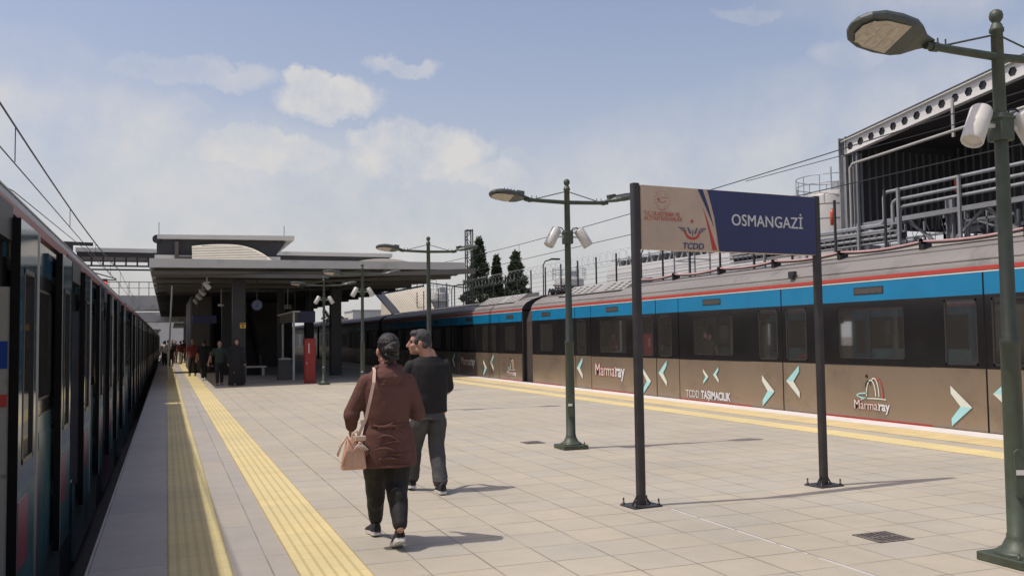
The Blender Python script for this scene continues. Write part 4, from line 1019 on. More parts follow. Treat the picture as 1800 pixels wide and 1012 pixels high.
for i in range(60): yv = 25.3-i*.33; q.box((27.0, yv, 5.2), (27.06, yv+.05, 9.5), 1)
q.box((27.06, 4, 5.2), (27.3, 25.6, 10.5), 0); q.box((22.2, 25.5, 5.2), (36, 25.62, 8.26), 0)
for i in range(16): xv = 22.4+i*.31; q.box((xv, 25.44, 5.3), (xv+.05, 25.5, 8.0), 1)
q.build('corrugated_wall', [m_indd, m_rib_gleam], sh)
for (x, y, w, z1) in ((22.0, 25.4, .34, 8.35), (22.0, 24.85, .22, 7.7), (22.3, 21.2, .26, 5.6), (23.5, 15.6, .3, 5.5), (22.3, 18.0, .2, 5.4)):
    q = MB(); q.box((x-w/2, y-w/2, -1.3), (x+w/2, y-w/2+.03, z1)); q.box((x-w/2, y+w/2-.03, -1.3), (x+w/2, y+w/2, z1)); q.box((x-.02, y-w/2, -1.3), (x+.02, y+w/2, z1)); q.build('steel_column', m_indg if w < .3 else m_steel, sh)
q = MB(); q.path([(21.6, 24.75, -1), (21.6, 24.75, 7.15), (21.6, 24.6, 7.28), (21.6, 18.9, 7.55), (21.6, 12, 7.9)], .05, 8); q.build('rain_pipe', m_tank, sh)
q = MB(); q.box((21.58, 20.34, 7.3), (21.64, 20.42, 8.45)); q.build('pipe_hanger', m_tank, sh)
q = MB(); q.box((22, 8, 5.15), (22.2, 25.2, 5.3)); 
for (a, b) in ((8, 11), (11, 14), (14, 17), (17, 20), (20, 23)):
    q.bar((22.3, a, 5.2), (22.3, (a+b)/2, 4.1), .08, .08); q.bar((22.3, (a+b)/2, 4.1), (22.3, b, 5.2), .08, .08)
q.box((22.26, 8, 4.05), (22.34, 22, 4.15)); q.build('lower_truss', m_indg, sh)
for k_, (yy, zz_) in enumerate(((23.0, 4.62), (20.6, 4.9), (17.4, 4.55), (14.6, 4.8))):
    q = MB(); q.box((22.6, yy-1.3, zz_), (22.68, yy+1.3, zz_+.07)); q.box((22.6, yy-1.3, zz_-.5), (22.68, yy+1.3, zz_-.44)); q.bar((22.64, yy-1.2, zz_-.47), (22.64, yy, zz_), .05, .05); q.bar((22.64, yy, zz_), (22.64, yy+1.2, zz_-.47), .05, .05)
    for u_ in (-1.2, -.4, .4, 1.2): q.box((22.6, yy+u_, zz_-1.6), (22.66, yy+u_+.06, zz_+.5))
    q.build('service_frame', m_indg, sh)
random.seed(3)
q = MB()
for i in range(95):
    yv = 12+random.random()*16; zv = 3.2+random.random()*2.0; xv = 23.5+random.random()*3
    L_ = .4+random.random()*2.2
    if random.random() < .55: q.box((xv, yv, zv), (xv+.08, yv+L_, zv+.06+.08*random.random()))
    else: q.box((xv, yv, zv-1.2), (xv+.08, yv+.08, zv+.6))
q.build('machinery_frames', m_indg, sh)
q = MB()
for i in range(26):
    yv = 9+i*.62; q.path([(21.9, yv, 5.15), (21.9, yv+.12, 4.75-.25*(i % 3)), (21.9, yv+.32, 4.7-.2*(i % 2)), (21.9, yv+.5, 5.1)], .012, 4)
q.build('hanging_cables', m_indd, sh)
q = MB(); q.box((28.5, 4, -1), (28.7, 26, 5.2)); q.build('back_wall', m_concd, sh)
for (y, z) in ((24.6, 4.3), (22.5, 4.6), (19.4, 4.0)):
    MB().box((28.2, y-1.2, z), (28.48, y+.2, z+.35)).build('daylight_block', m_ind, sh)  # solid white blocks stand in for daylight coming through openings
# parallel steam pipes with a Z bend: three things
offs = ((0, 0, .05), (-.10, .40, .05), (-.22, .72, .05))
for k, (z1, ye, z2, lab) in enumerate(((5.96, 22.6, 4.98, 'topmost bent steel pipe running in front of the shed'), (5.66, 22.25, 4.78, 'middle bent steel pipe running in front of the shed'), (5.42, 21.95, 4.56, 'lowest bent steel pipe running in front of the shed'))):
    q = MB(); r_ = .055
    rr = .16
    pts = [(21, 4, z1+.10)] + [(21, ye-rr, z1)] + [(21, ye-rr*.3, z1-rr*.3), (21, ye, z1-rr)] + [(21, ye, z2+rr), (21, ye+rr*.3, z2+rr*.3), (21, ye+rr, z2)] + [(21, 31, z2+.05)]
    q.path(pts, r_, 8); tag(q.build('steam_pipe', m_steel), lab, 'pipe')
pr_ = thing('pipe_rack', 'grey steel pipe rack frame below the bent pipes and beside the tank', 'pipe rack', (21, 22, -1.3))
for y in (19.55, 21.85, 23.6, 26.2, 28.6): MB().box((20.85, y, -1.3), (20.93, y+.08, 6.0 if y < 23 else 5.1)).build('post', m_indg, pr_)
for z in (4.4, 4.7, 4.92): MB().box((20.95, 22, z), (21.2, 31, z+.05)).build('rail', m_indg, pr_)
q = MB()
for i in range(30): q.box((20.95, 22+i*.3, 4.46), (21.25, 22.04+i*.3, 4.68))
q.build('rack_grating', m_indd, pr_)
for (x, y, z, lab) in ((21.3, 25.35, 5.55, 'orange red gas cylinder on the rack beside the tank'), (24.0, 22.6, 6.4, 'orange red cylinder hung on the dark corrugated shed wall')):
    tag(MB().lathe([(.02,-.28),(.07,-.26),(.07,.16),(.055,.22),(.025,.25),(.025,.30)], (x, y, z), 12).build('gas_cylinder', m_orange), lab, 'cylinder')
# tanks
def tank(x, y, r_, z1, label, rails=True):
    t = thing('storage_tank', label, 'tank', (x, y, -1.3))
    q = MB(); q.lathe([(r_, -1.3), (r_, z1-.15), (r_*.97, z1-.05), (r_*.6, z1+.12), (.05, z1+.2)], (x, y, 0), 28)
    for k in range(7): zz_ = z1-.5-k*.6; q.lathe([(r_+.015, zz_), (r_+.015, zz_+.03)], (x, y, 0), 28)
    q.build('shell', m_tank, t)
    if rails:
        q = MB(); rr = r_+.15
        for zz_ in (z1+.35, z1+.7): q.path([(x+rr*math.cos(2*PI*i/24), y+rr*math.sin(2*PI*i/24), zz_) for i in range(25)], .02, 5)
        for i in range(12): a = 2*PI*i/12; q.tube((x+rr*math.cos(a), y+rr*math.sin(a), z1-.1), (x+rr*math.cos(a), y+rr*math.sin(a), z1+.7), .02, 5)
        q.build('guard_rail', m_steel, t)
        q = MB(); q.tube((x-.5, y-.5, z1), (x-.5, y-.5, z1+1.1), .03); q.box((x-.2, y-.6, z1), (x+.3, y-.2, z1+.5)); q.tube((x+.5, y-.3, z1), (x+.5, y-.3, z1+.9), .08); q.build('top_fittings', m_steel, t)
    return t
tank(26.3, 31.2, 1.35, 7.4, 'pale cylindrical tank with guard rail right beside the shed corner column')
tank(28.5, 36.2, 1.6, 7.3, 'pale cylindrical tank mostly hidden behind the name board, guard rail on top')
tank(27.0, 60, 1.05, 5.75, 'small distant tank with rail behind the razor wire fence')
tank(23.2, 80, .75, 5.7, 'far pale tank right of the cream ribbed slab')
sc_ = thing('scaffold_tower', 'thin stair scaffold tower left of the name board behind the fence', 'scaffold', (24, 37, 0))
q = MB()
for x in (24, 25.2):
    for y in (39.0, 40.4): q.box((x, y, -1.3), (x+.06, y+.06, 7.0))
for z in (4.4, 5.3, 5.8, 6.3, 6.9): q.box((24, 39.0, z), (25.26, 39.04, z+.05)); q.box((24, 40.4, z), (25.26, 40.44, z+.05)); q.box((24, 39.0, z), (24.04, 40.4, z+.05))
q.build('frame', m_indg, sc_)
# long white factory wall
fw = thing('factory_hall', 'long low white factory hall behind the wire fence under the name board', 'building', (30, 45, -1.3))
q = MB(); q.add([(30, 36.5, -1.3), (30, 60, -1.3), (30, 60, 6.55), (30, 36.5, 6.25), (33, 36.5, -1.3), (33, 60, -1.3), (33, 60, 6.55), (33, 36.5, 6.25)], [(0,1,2,3),(4,7,6,5),(3,2,6,7),(0,3,7,4)]); wall_ = q.build('wall', m_ind, fw)
q = MB()
for i in range(12): q.box((29.985, 36.5, 3.9+i*.19), (30.0, 60, 3.912+i*.19))
q.build('cladding_seams', m_indg, wall_)
q = MB(); random.seed(11)
for i in range(9):
    y = 46.5+i*1.5; q.bar((30.5, y, 6.4), (30.5, y+.5, 7.2), .08, .08); q.bar((30.5, y+1.0, 6.4), (30.5, y+.5, 7.2), .08, .08); q.box((30.6, y, 6.5), (31.4, y+.7, 7.0), 1)
q.box((30.3, 46, 7.0), (30.4, 60, 7.07)); q.build('roof_plant', [m_steel, m_indd], fw)
MB().box((27, 30.5, -1.3), (29, 34.5, 5.25)).build('grey_annex', m_indg, fw)
# small yard lamps
for (x, y, z, lab) in ((17.5, 42.0, 5.35, 'small dark yard lamp behind the train left of the razor wire'), (17.2, 31.4, 4.95, 'small dark yard lamp just left of the name board post'), (17.6, 58, 5.0, 'small far yard lamp left of the cypress trees')):
    r = thing('yard_lamp', lab, 'lamp', (x, y, -1.2))
    MB().path([(x, y, -1.2), (x, y, z-.2), (x+.1, y, z), (x+.5, y, z+.12)], .035, 6).build('post', m_dcol, r); MB().bbox((x+.4, y-.1, z+.08), (x+.9, y+.1, z+.16), .03).build('lamp_head', m_dcol, r)
# cream ribbed covering of the stair bridge
sl = thing('stair_bridge', 'cream ribbed sloping side of a stair bridge with dark rail beyond the right train', 'bridge', (15, 60, 0))
q = MB(); q.add([(13.9, 62.6, 4.62), (16.95, 62.6, 5.22), (17.2, 60, 3.1), (14.6, 60, 2.9), (13.9, 62.6, 2.9), (16.95, 62.6, 3.1)], [(0,1,2,3),(0,3,4),(1,5,2),(0,4,5,1)]); sd_ = q.build('side_cladding', m_slab, sl)
q = MB()
for i in range(26):
    t = i/25; a = Vector((13.9, 62.57, 4.63)).lerp(Vector((16.95, 62.57, 5.23)), t); b = Vector((14.6, 59.97, 2.9)).lerp(Vector((17.2, 59.97, 3.1)), t); q.bar(a, b, .02, .03)
q.build('ribs', m_vrib, sd_)
q = MB(); q.bar((13.1, 59.9, 4.55), (16.2, 59.9, 5.15), .12, .12); q.build('edge_beam', m_dcol, sl)
q = MB(); q.bar((12.9, 60, 5.2), (16.3, 60, 5.85), .05, .05); q.bar((12.9, 60, 4.95), (16.3, 60, 5.5), .03, .03)
for i in range(8): x = 13.0+i*.46; q.box((x, 60, 4.5+i*.08), (x+.05, 60.05, 5.22+i*.085))
q.build('railing', m_dcol, sl)
MB().bar((12.6, 59, 5.0), (14.4, 59, 2.9), .5, .4).build('stair_stringer', m_indg, sl)
# dim yard buildings seen under the canopy
for (x0, x1, y, z1, lab, mm) in ((10.2, 12.0, 62, 4.2, 'low tan hut with dark window bands seen under the canopy', m_conc), (12.8, 14.8, 96, 4.6, 'grey block seen under the canopy between the lamp posts', m_fascia)):
    r = thing('yard_building', lab, 'building', (x0, y+12, -1.2))
    x0 += 5.5; x1 += 6.5
    MB().box((x0, y, -1.2), (x1, y+5, z1)).build('wall', mm, r)
    for i in range(3): MB().box((x0+.25+i*.9, y-.03, 2.9), (x0+.75+i*.9, y, 3.7)).build('window', m_frame, r)
    MB().box((x0-.1, y-.1, z1), (x1+.1, y+5.1, z1+.12)).build('roof', m_fascia, r)

# ================================================================== CYPRESS TREES
def cypress(x, y, z0, z1, r_, seed, label, tiers=False):
    random.seed(seed)
    t = thing('cypress_tree', label, 'tree', (x, y, -1.3), 'dark cypress trees behind the right train')
    MB().path([(x, y, -1.3), (x+.05, y, (z0+z1)/2), (x, y, z1-.3)], [.22, .12, .03], 8).build('trunk', m_trunk, t)
    q = MB()
    H = z1-z0
    for i in range(1900):
        f = random.random()**1.25; z = z0+H*f
        env = r_*(1-f)**.8*(.80+.20*math.sin(f*31+seed)+.25*mnoise.noise(Vector((f*9, seed, 0))))
        if f < .1: env *= .75
        a = random.random()*2*PI; rad = env*(.35+.65*random.random()**.5)
        rad *= .82+.35*mnoise.noise(Vector((math.cos(a)*2, math.sin(a)*2, f*7+seed)))
        c = Vector((x+rad*math.cos(a), y+rad*math.sin(a), z))
        out = Vector((math.cos(a), math.sin(a), .5+.6*random.random())).normalized()
        mi = 0 if random.random() < .6 else 1
        for k in range(4):
            d = (out+Vector((random.gauss(0, .5), random.gauss(0, .5), random.gauss(0, .5)))).normalized(); L_ = .16+.22*random.random()
            s_ = d.cross(Vector((random.random()-.5, random.random()-.5, random.random()-.5))).normalized()*L_*.32
            o = c+Vector((random.gauss(0, .10), random.gauss(0, .10), random.gauss(0, .12)))
            q.add([o-s_, o+s_, o+d*L_+s_*.3, o+d*L_-s_*.3], [(0,1,2,3)], mi)
    q.build('crown', [m_leaf, m_leaf2], t)
cypress(32.0, 95, 4.0, 12.3, 2.9, 1, 'tallest dark cypress, partly behind the lattice mast')
cypress(34.35, 96, 4.2, 10.5, 1.35, 2, 'slim middle cypress, narrowest of the three')
cypress(36.3, 95, 4.0, 10.9, 2.8, 3, 'broad cypress, rightmost of the three')
random.seed(9)
q = MB()
for i in range(1600):
    x = 20+random.random()*60; y = 118+random.random()*10; z = 2+random.random()*3.4*(.6+.4*math.sin(x*.7))
    for k in range(2):
        d = Vector((random.gauss(0,1), random.gauss(0,1), random.gauss(0,1))).normalized()*.5; s_ = d.cross(Vector((.3,.5,.8))).normalized()*.3
        q.add([(x-s_.x, y-s_.y, z-s_.z), (x+s_.x, y+s_.y, z+s_.z), Vector((x,y,z))+d+s_*.4, Vector((x,y,z))+d-s_*.4], [(0,1,2,3)])
tag(q.build('distant_shrubbery', m_leaf), 'far low dark shrubbery along the horizon beyond the fence', 'shrubbery', kind='stuff')

# ================================================================== PEOPLE
def organic(mb, name, mats, parent, voxel, smooth=4, disp=None):
    o = mb.build(name, mats, parent)
    r = o.modifiers.new('remesh', 'REMESH'); r.mode = 'VOXEL'; r.voxel_size = voxel; r.use_smooth_shade = True
    if smooth: s_ = o.modifiers.new('smooth', 'SMOOTH'); s_.factor = .5; s_.iterations = smooth
    if disp:
        tx = bpy.data.textures.new(name+'_folds', 'CLOUDS'); tx.noise_scale = disp[1]; tx.noise_depth = 2
        d = o.modifiers.new('folds', 'DISPLACE'); d.texture = tx; d.strength = disp[0]; d.mid_level = .5; d.texture_coords = 'LOCAL'
        if len(disp) > 2: pass
    return o
def head(mb, c, yaw, k=1.0, nose=True):
    M = Matrix.Translation(Vector(c)) @ Matrix.Rotation(yaw, 4, 'Z') @ Matrix.Diagonal((k, k, k, 1))
    def E(p, r): 
        mb.ell((0,0,0), r, M=M @ Matrix.Translation(p))
    E((0,-.012,.02), (.074,.094,.098)); E((0,.03,-.035), (.058,.058,.078)); E((0,.062,-.088), (.026,.026,.022)); E((0,-.03,-.05), (.055,.06,.06))
    E((0,.075,.022), (.052,.014,.012)); 
    for s in (-1, 1):
        E((s*.034,.058,-.03), (.024,.028,.022)); E((s*.076,-.004,-.018), (.011,.021,.032)); E((s*.045,.0,-.07), (.022,.045,.028))
    mb.caps(M @ Vector((0,.088,.008)), M @ Vector((0,.108,-.032)), .009*k, .0145*k); E((0,.092,-.040), (.018,.014,.009))
    E((0,.088,-.060), (.022,.010,.0055)); E((0,.085,-.070), (.019,.010,.006))
    return M
def hand(mb, w, d, n_, k=1.0, side=1, curl=.5):
    """wrist, finger direction, palm normal (curl goes that way)"""
    d = Vector(d).normalized(); n_ = Vector(n_); n_ = (n_-d*n_.dot(d)).normalized(); x = d.cross(n_)*side
    w = Vector(w); 
    for i in range(-1, 2): mb.caps(w+x*.018*i*k, w+d*.075*k+x*.024*i*k, .015*k, .014*k)
    for i, (o, L_) in enumerate(((-.033, .068), (-.011, .080), (.011, .076), (.032, .060))):
        p = w+d*.082*k+x*o*k; dd = d.copy(); r = .0085*k
        for j, f in enumerate((.45, .32, .23)):
            dd = (dd+n_*curl*(.5+.35*j)).normalized(); q = p+dd*L_*f*k; mb.caps(p, q, r, r*.9); p = q; r *= .9
    p = w+d*.02*k-x*.028*k; dd = (d*.7-x*.75+n_*.35).normalized()
    q = p+dd*.045*k; mb.caps(p, q, .012*k, .010*k); dd = (d*.9-x*.25+n_*.5).normalized(); mb.caps(q, q+dd*.034*k, .010*k, .0085*k)
def shoe(parent, ankle, yaw, pitch, k=1.0, mat=None, sole=None):
    """sneaker; ankle = point above the heel at ground level, pitched up about the ball of the foot"""
    M = Matrix.Translation(Vector(ankle)) @ Matrix.Rotation(yaw, 4, 'Z') @ Matrix.Translation((0, .12*k, 0)) @ Matrix.Rotation(-pitch, 4, 'X') @ Matrix.Translation((0, -.12*k, 0)) @ Matrix.Diagonal((k, k, k, 1))
    prof = [(-.065,.022),(-.055,.034),(-.02,.038),(.04,.034),(.10,.044),(.15,.046),(.19,.036),(.212,.016)]
    q = MB(); vs = []
    for (y, w) in prof:
        for (xx, zz_) in ((-w, .004), (-w*1.04, .03 if y < .12 else .024), (w*1.04, .03 if y < .12 else .024), (w, .004)): vs.append(M @ Vector((xx, y, zz_)))
    kk = len(prof)
    q.add(vs, [(i*4+j, i*4+(j+1) % 4, (i+1)*4+(j+1) % 4, (i+1)*4+j) for i in range(kk-1) for j in range(4)]+[(0,1,2,3), tuple(range(len(vs)-4, len(vs)))], 0, False)
    up = MB(); vs = []; nn = 12
    tops = [.098,.112,.112,.094,.070,.056,.046,.03]
    for (y, w), tz in zip(prof, tops):
        for j in range(nn):
            t = PI*j/(nn-1); vs.append(M @ Vector((w*1.0*math.cos(t), y, .022+(tz-.022)*math.sin(t)**.7)))
    up.add(vs, [(i*nn+j, i*nn+j+1, (i+1)*nn+j+1, (i+1)*nn+j) for i in range(kk-1) for j in range(nn-1)]+[tuple(range(nn)), tuple(range(len(vs)-nn, len(vs)))], 0, True)
    sh_ = up.build('shoe', mat or m_shoe, parent); q.build('sole', sole or m_sole, sh_)
    return sh_

# ---------------------------------------------------------------- the woman
WX, WY = 1.625, 7.15
wm = thing('person', 'woman in a brown hooded coat, dark hair up, walking away with a peach bag', 'person', (WX, WY, 0))
def w_(x, y, z): return Vector((WX+x, WY+y, z))
b = MB()
MH = head(b, w_(.012, .01, 1.515), R(3), 1.06)
b.caps(w_(.012, -.0, 1.46), w_(.008, -.02, 1.34), .054, .062)
b.loft([(WX, WY, .86, .15, .11), (WX, WY, 1.05, .14, .10), (WX, WY, 1.25, .16, .10), (WX, WY-.01, 1.33, .13, .08), (WX, WY-.01, 1.38, .07, .06)])
LS, LE, LW_ = w_(-.175, -.01, 1.285), w_(-.27, .03, 1.03), w_(-.24, .20, .90)
RS, RE, RW = w_(.185, -.01, 1.28), w_(.255, .03, 1.03), w_(.16, .20, .98)
for (a, e, h_) in ((LS, LE, LW_), (RS, RE, RW)): b.caps(a.lerp(e, .3), e, .046, .042); b.caps(e, h_, .042, .028)
hand(b, LW_, (.1, .8, -.45), (.6, .2, -.4), .92, -1, .35); hand(b, RW, (-.5, .8, .1), (-.4, -.2, -.5), .92, 1, .45)
LH, RH = w_(-.085, 0, .86), w_(.095, 0, .86)
LK_, RK = w_(-.045, .20, .50), w_(.070, -.02, .47)
LA, RA = w_(-.015, .36, .10), w_(.035, -.29, .175)
for (h_, k_, a) in ((LH, LK_, LA), (RH, RK, RA)): b.caps(h_, k_, .09, .06); b.caps(k_, a, .056, .031)
for (a, p_) in ((LA, (0, .10, -.05)), (RA, (0, .13, -.12))): b.caps(a, a+Vector(p_), .030, .024)
organic(b, 'body', m_skin, wm, .0065)
# hair: smooth cap, twisted low knot
h = MB()
def HE(M_, p, r, mb_): mb_.ell((0,0,0), r, M=M_ @ Matrix.Translation(p))
HE(MH, (0,-.028,.036), (.083,.092,.092), h); HE(MH, (0,-.055,-.005), (.074,.066,.078), h); HE(MH, (0,-.075,-.045), (.050,.040,.040), h)
for i, (a, z, y) in enumerate(((0, .03, -.118), (1, -.01, -.128), (2, -.045, -.122), (3, -.075, -.105))):
    pts = [MH @ Vector((x, y+.35*x*x*8, z+.018*math.sin(x*30+i*2))) for x in (-.055, -.03, 0, .03, .055)]
    h.path(pts, [.008, .017, .021, .017, .008], 8)
organic(h, 'hair', m_hair, wm, .0045, 2, (.006, .018))
# coat
c = MB()
c.loft([(WX+.02, WY+.02, .605, .222, .175), (WX+.02, WY+.01, .66, .222, .172), (WX+.015, WY, .78, .212, .162), (WX+.01, WY-.005, .87, .198, .150), (WX+.005, WY, .935, .178, .136), (WX, WY-.005, 1.0, .184, .136), (WX, WY-.01, 1.12, .193, .134), (WX, WY-.015, 1.22, .200, .124), (WX, WY-.012, 1.30, .178, .108), (WX+.004, WY-.010, 1.355, .118, .088), (WX+.008, WY-.008, 1.40, .072, .068)], n=28)
for (a, e, h_) in ((LS, LE, LW_), (RS, RE, RW)):
    sh0 = a+Vector((.018 if a.x < WX else -.018, 0, -.018)); c.caps(sh0, e, .068, .064); c.caps(e, e.lerp(h_, .88), .066, .046)
    c.ell(e+Vector((0, -.01, -.02)), (.068, .066, .066))
coat = organic(c, 'coat', m_coat, wm, .008, 7, (.010, .16))
fo = MB()                                                      # creases and drawn-in waist folds
random.seed(4)
def surf(x, z, e=.0):
    """approximate back of the coat"""
    tab = [(.60,.222,.175,.02),(.78,.212,.162,.015),(.87,.198,.150,.01),(.935,.178,.136,.005),(1.0,.184,.136,0),(1.12,.193,.134,0),(1.22,.200,.124,0),(1.30,.178,.108,0),(1.36,.118,.088,0)]
    for (a, b_) in zip(tab[:-1], tab[1:]):
        if a[0] <= z <= b_[0]:
            t = (z-a[0])/(b_[0]-a[0]); rx = a[1]+(b_[1]-a[1])*t; ry = a[2]+(b_[2]-a[2])*t; return w_(x, -(ry*math.sqrt(max(0, 1-(x/rx)**2)))-.01+e, z)
    return w_(x, -.1, z)
for (x0, x1, z0_, dz, r_) in ((-.15,.15,.935,-.01,.012), (-.10,.12,.905,.03,.010), (-.13,.05,.95,-.03,.009), (-.12,.08,.83,.03,.009), (-.05,.15,.80,.01,.008), (-.14,.06,.745,.02,.009), (-.02,.17,.72,-.01,.008), (-.13,.12,.675,.01,.009), (-.15,.16,.625,.0,.008), (.0,.14,.875,.03,.009)):
    pts = [surf(x0+(x1-x0)*i/8, z0_+dz*math.sin(i/8*PI*1.3), .004) for i in range(9)]
    fo.path(pts, [r_*math.sin(PI*(i+.6)/9.2)+.002 for i in range(9)], 8)
organic(fo, 'coat_folds', m_coat, coat, .0045, 3)
hd_ = MB()                                                     # hood lying on the back
hd_.loft([(WX+.01, WY-.105, 1.235, .045, .022), (WX+.01, WY-.112, 1.265, .085, .032), (WX+.01, WY-.108, 1.305, .105, .040), (WX+.01, WY-.088, 1.345, .102, .045), (WX+.01, WY-.058, 1.385, .088, .042), (WX+.01, WY-.035, 1.415, .068, .030)], n=22)
for s in (-1, 1): hd_.path([w_(.01+s*.085, -.07, 1.37), w_(.01+s*.092, -.01, 1.375), w_(.01+s*.06, .05, 1.36)], [.026, .024, .018], 10)
for i, z in enumerate((1.255, 1.28, 1.305, 1.335)):
    hd_.path([w_(-.05+.012*i+x, -.142+.02*abs(x)*10-(.0 if i else -.01)+i*.006, z-.35*abs(x-.01)) for x in (-.02, .0, .03, .06, .085)], [.004, .009, .010, .008, .003], 8)
organic(hd_, 'hood', m_coat, coat, .005, 3, (.008, .03))
# trousers
t_ = MB()
t_.loft([(WX, WY, .95, .17, .13), (WX, WY, .85, .19, .14), (WX, WY+.02, .74, .175, .135)], n=20)
for (h_, k_, a, r3) in ((LH, LK_, LA, .052), (RH, RK, RA, .054)):
    t_.caps(h_+Vector((0, 0, -.1)), k_, .122, .096); t_.caps(k_, k_.lerp(a, .90), .094, r3+.004)
    t_.ell(k_.lerp(a, .4)+Vector((0, -.015, 0)), (.074, .074, .12))
organic(t_, 'trousers', m_blackc, wm, .008, 6, (.012, .09))
shoe(wm, w_(-.02, .35, 0), R(2), R(4), 1.05); shoe(wm, w_(.035, -.265, .0), R(-4), R(24), 1.08)
# handbag
hb = thing('handbag', 'small peach leather handbag with tassel hanging at the woman\'s left side', 'handbag', (1.345, 7.06, .62))
BX, BY = 1.343, 7.05
q = MB(); q.loft([(BX, BY, .615, .090, .058, .35), (BX, BY, .63, .094, .062, .35), (BX+.003, BY, .75, .076, .048, .4), (BX+.006, BY, .845, .056, .030, .45), (BX+.006, BY, .852, .050, .022, .45)], n=24); bb = q.build('body', m_bag, hb)
q = MB(); q.bar((BX-.0, BY-.064, .63), (BX+.004, BY-.036, .845), .007, .003); q.path([(BX-.085, BY-.03, .63), (BX-.058, BY-.02, .84)], .0035, 6); q.path([(BX+.085, BY-.03, .63), (BX+.064, BY-.02, .84)], .0035, 6); q.build('seams', m_bagl, bb)
q = MB(); q.path([(BX-.04, BY-.03, .835), (BX-.06, BY-.05, .87), (BX-.105, BY-.05, .80), (BX-.125, BY-.04, .735), (BX-.12, BY-.03, .72)], [.006, .009, .011, .011, .006], 8); q.build('hanging_handle', m_bagl, hb)
q = MB(); q.path([(BX-.02, BY-.04, .84), (BX-.015, BY-.05, .89), (BX+.02, BY-.04, .905), (BX+.04, BY-.03, .86)], .007, 8); q.build('handle', m_bagl, hb)
q = MB(); q.bbox((BX+.0, BY-.07, .83), (BX+.085, BY-.03, .868), .008); q.build('flap', m_bagl, hb)
q = MB(); q.ell((BX+.035, BY-.07, .815), (.014, .012, .012)); 
for i in range(9): a = -1.2+i*.3; q.path([(BX+.035, BY-.07, .812), (BX+.035+.035*math.sin(a), BY-.085, .79), (BX+.035+.06*math.sin(a)+.01, BY-.08, .77-.02*math.cos(a))], [.006, .007, .003], 6)
q.build('tassel', m_bagl, hb)
q = MB(); q.lathe([(.008,-.004),(.008,.004)], n=10, M=Matrix.Translation((BX+.0, BY-.05, .84)) @ Matrix.Rotation(PI/2, 4, 'X')); q.lathe([(.009, 0), (.009, .012)], (BX-.005, BY-.045, .87), 8); q.build('clasp', m_gold, hb)
q = MB(); pts = [Vector((1.518, 7.15-.035, 1.378)), Vector((1.512, 7.15-.085, 1.355)), Vector((1.490, 7.15-.160, 1.27)), Vector((1.455, 7.15-.168, 1.12)), Vector((1.425, 7.15-.160, .99)), Vector((1.395, 7.15-.150, .92)), Vector((1.375, 7.05, .85))]
vs = []
for i, p in enumerate(pts):
    d = (pts[min(i+1, len(pts)-1)]-pts[max(i-1, 0)]).normalized(); nrm = Vector((-.15, -1, .1)).normalized() if i > 0 else Vector((0, -.5, .9)); x = d.cross(nrm).normalized(); w__ = .012
    vs += [p-x*w__-nrm*.0, p+x*w__-nrm*.0, p+x*w__+nrm*.004, p-x*w__+nrm*.004]
q.add(vs, [(i*4+j, i*4+(j+1) % 4, i*4+4+(j+1) % 4, i*4+4+j) for i in range(len(pts)-1) for j in range(4)])
q.add([w_(-.105, .05, 1.35), w_(-.085, .05, 1.35), w_(-.095, -.035, 1.381), w_(-.12, -.035, 1.376)], [(0,1,2,3)])
q.build('strap', m_bagl, hb)
q = MB(); q.bbox((1.385, 6.988, .955), (1.425, 6.998, .99), .004); q.build('strap_buckle', m_bagl, hb)

# ---------------------------------------------------------------- the man
MX, MY = 2.575, 9.38
mn = thing('person', 'man in a black t-shirt and grey jeans with short greying hair, face turned left', 'person', (MX, MY, 0))
def n_(x, y, z): return Vector((MX+x, MY+y, z))
b = MB()
MHm = head(b, n_(-.085, .02, 1.560), R(78), 1.14)
b.caps(n_(-.05, -.01, 1.50), n_(-.0, -.02, 1.36), .064, .078)
b.caps(n_(.03, -.03, 1.45), n_(.045, -.03, 1.37), .045, .06)
b.loft([(MX, MY, .85, .16, .12), (MX, MY, 1.1, .16, .11), (MX, MY, 1.28, .19, .11), (MX, MY, 1.36, .14, .09), (MX, MY, 1.41, .08, .07)])
aL, eL, hL = n_(-.205, .0, 1.33), n_(-.27, .06, 1.06), n_(-.10, .27, 1.09)
aR, eR, hR = n_(.205, .0, 1.33), n_(.225, .06, 1.05), n_(.08, .28, 1.12)
for (a, e, h_) in ((aL, eL, hL), (aR, eR, hR)): b.caps(a.lerp(e, .25), e, .050, .046); b.caps(e, h_, .047, .032)
hand(b, hL, (.7, .4, .3), (0, -.6, .8), 1, 1, .5); hand(b, hR, (-.6, .4, .4), (0, -.6, .8), 1, -1, .5)
pLH, pRH = n_(-.095, 0, .84), n_(.10, 0, .84)
pLK, pRK = n_(-.12, .12, .48), n_(.09, .02, .48)
pLA, pRA = n_(-.13, .22, .11), n_(.085, -.16, .10)
for (h_, k_, a) in ((pLH, pLK, pLA), (pRH, pRK, pRA)): b.caps(h_, k_, .09, .06); b.caps(k_, a, .056, .038); b.caps(a, a+Vector((0, .12, -.05)), .036, .028)
organic(b, 'body', m_skin, mn, .0065)
h = MB()
HE(MHm, (0,-.022,.042), (.080,.092,.084), h); HE(MHm, (0,-.055,-.005), (.070,.060,.070), h); HE(MHm, (0,.035,.082), (.058,.050,.034), h)
for s in (-1, 1): HE(MHm, (s*.070,.028,.012), (.011,.026,.034), h); HE(MHm, (s*.068,-.05,-.03), (.014,.03,.03), h)
organic(h, 'hair', m_hairg, mn, .005, 2, (.008, .015))
h = MB()
for s in (-1, 1): HE(MHm, (s*.030,.082,.030), (.018,.006,.004), h)
h.build('eyebrows', m_hairg, mn)
h = MB()
for s in (-1, 1): HE(MHm, (s*.030,.080,.004), (.012,.010,.007), h)
h.build('eyes', m_blackm, mn)
c = MB()
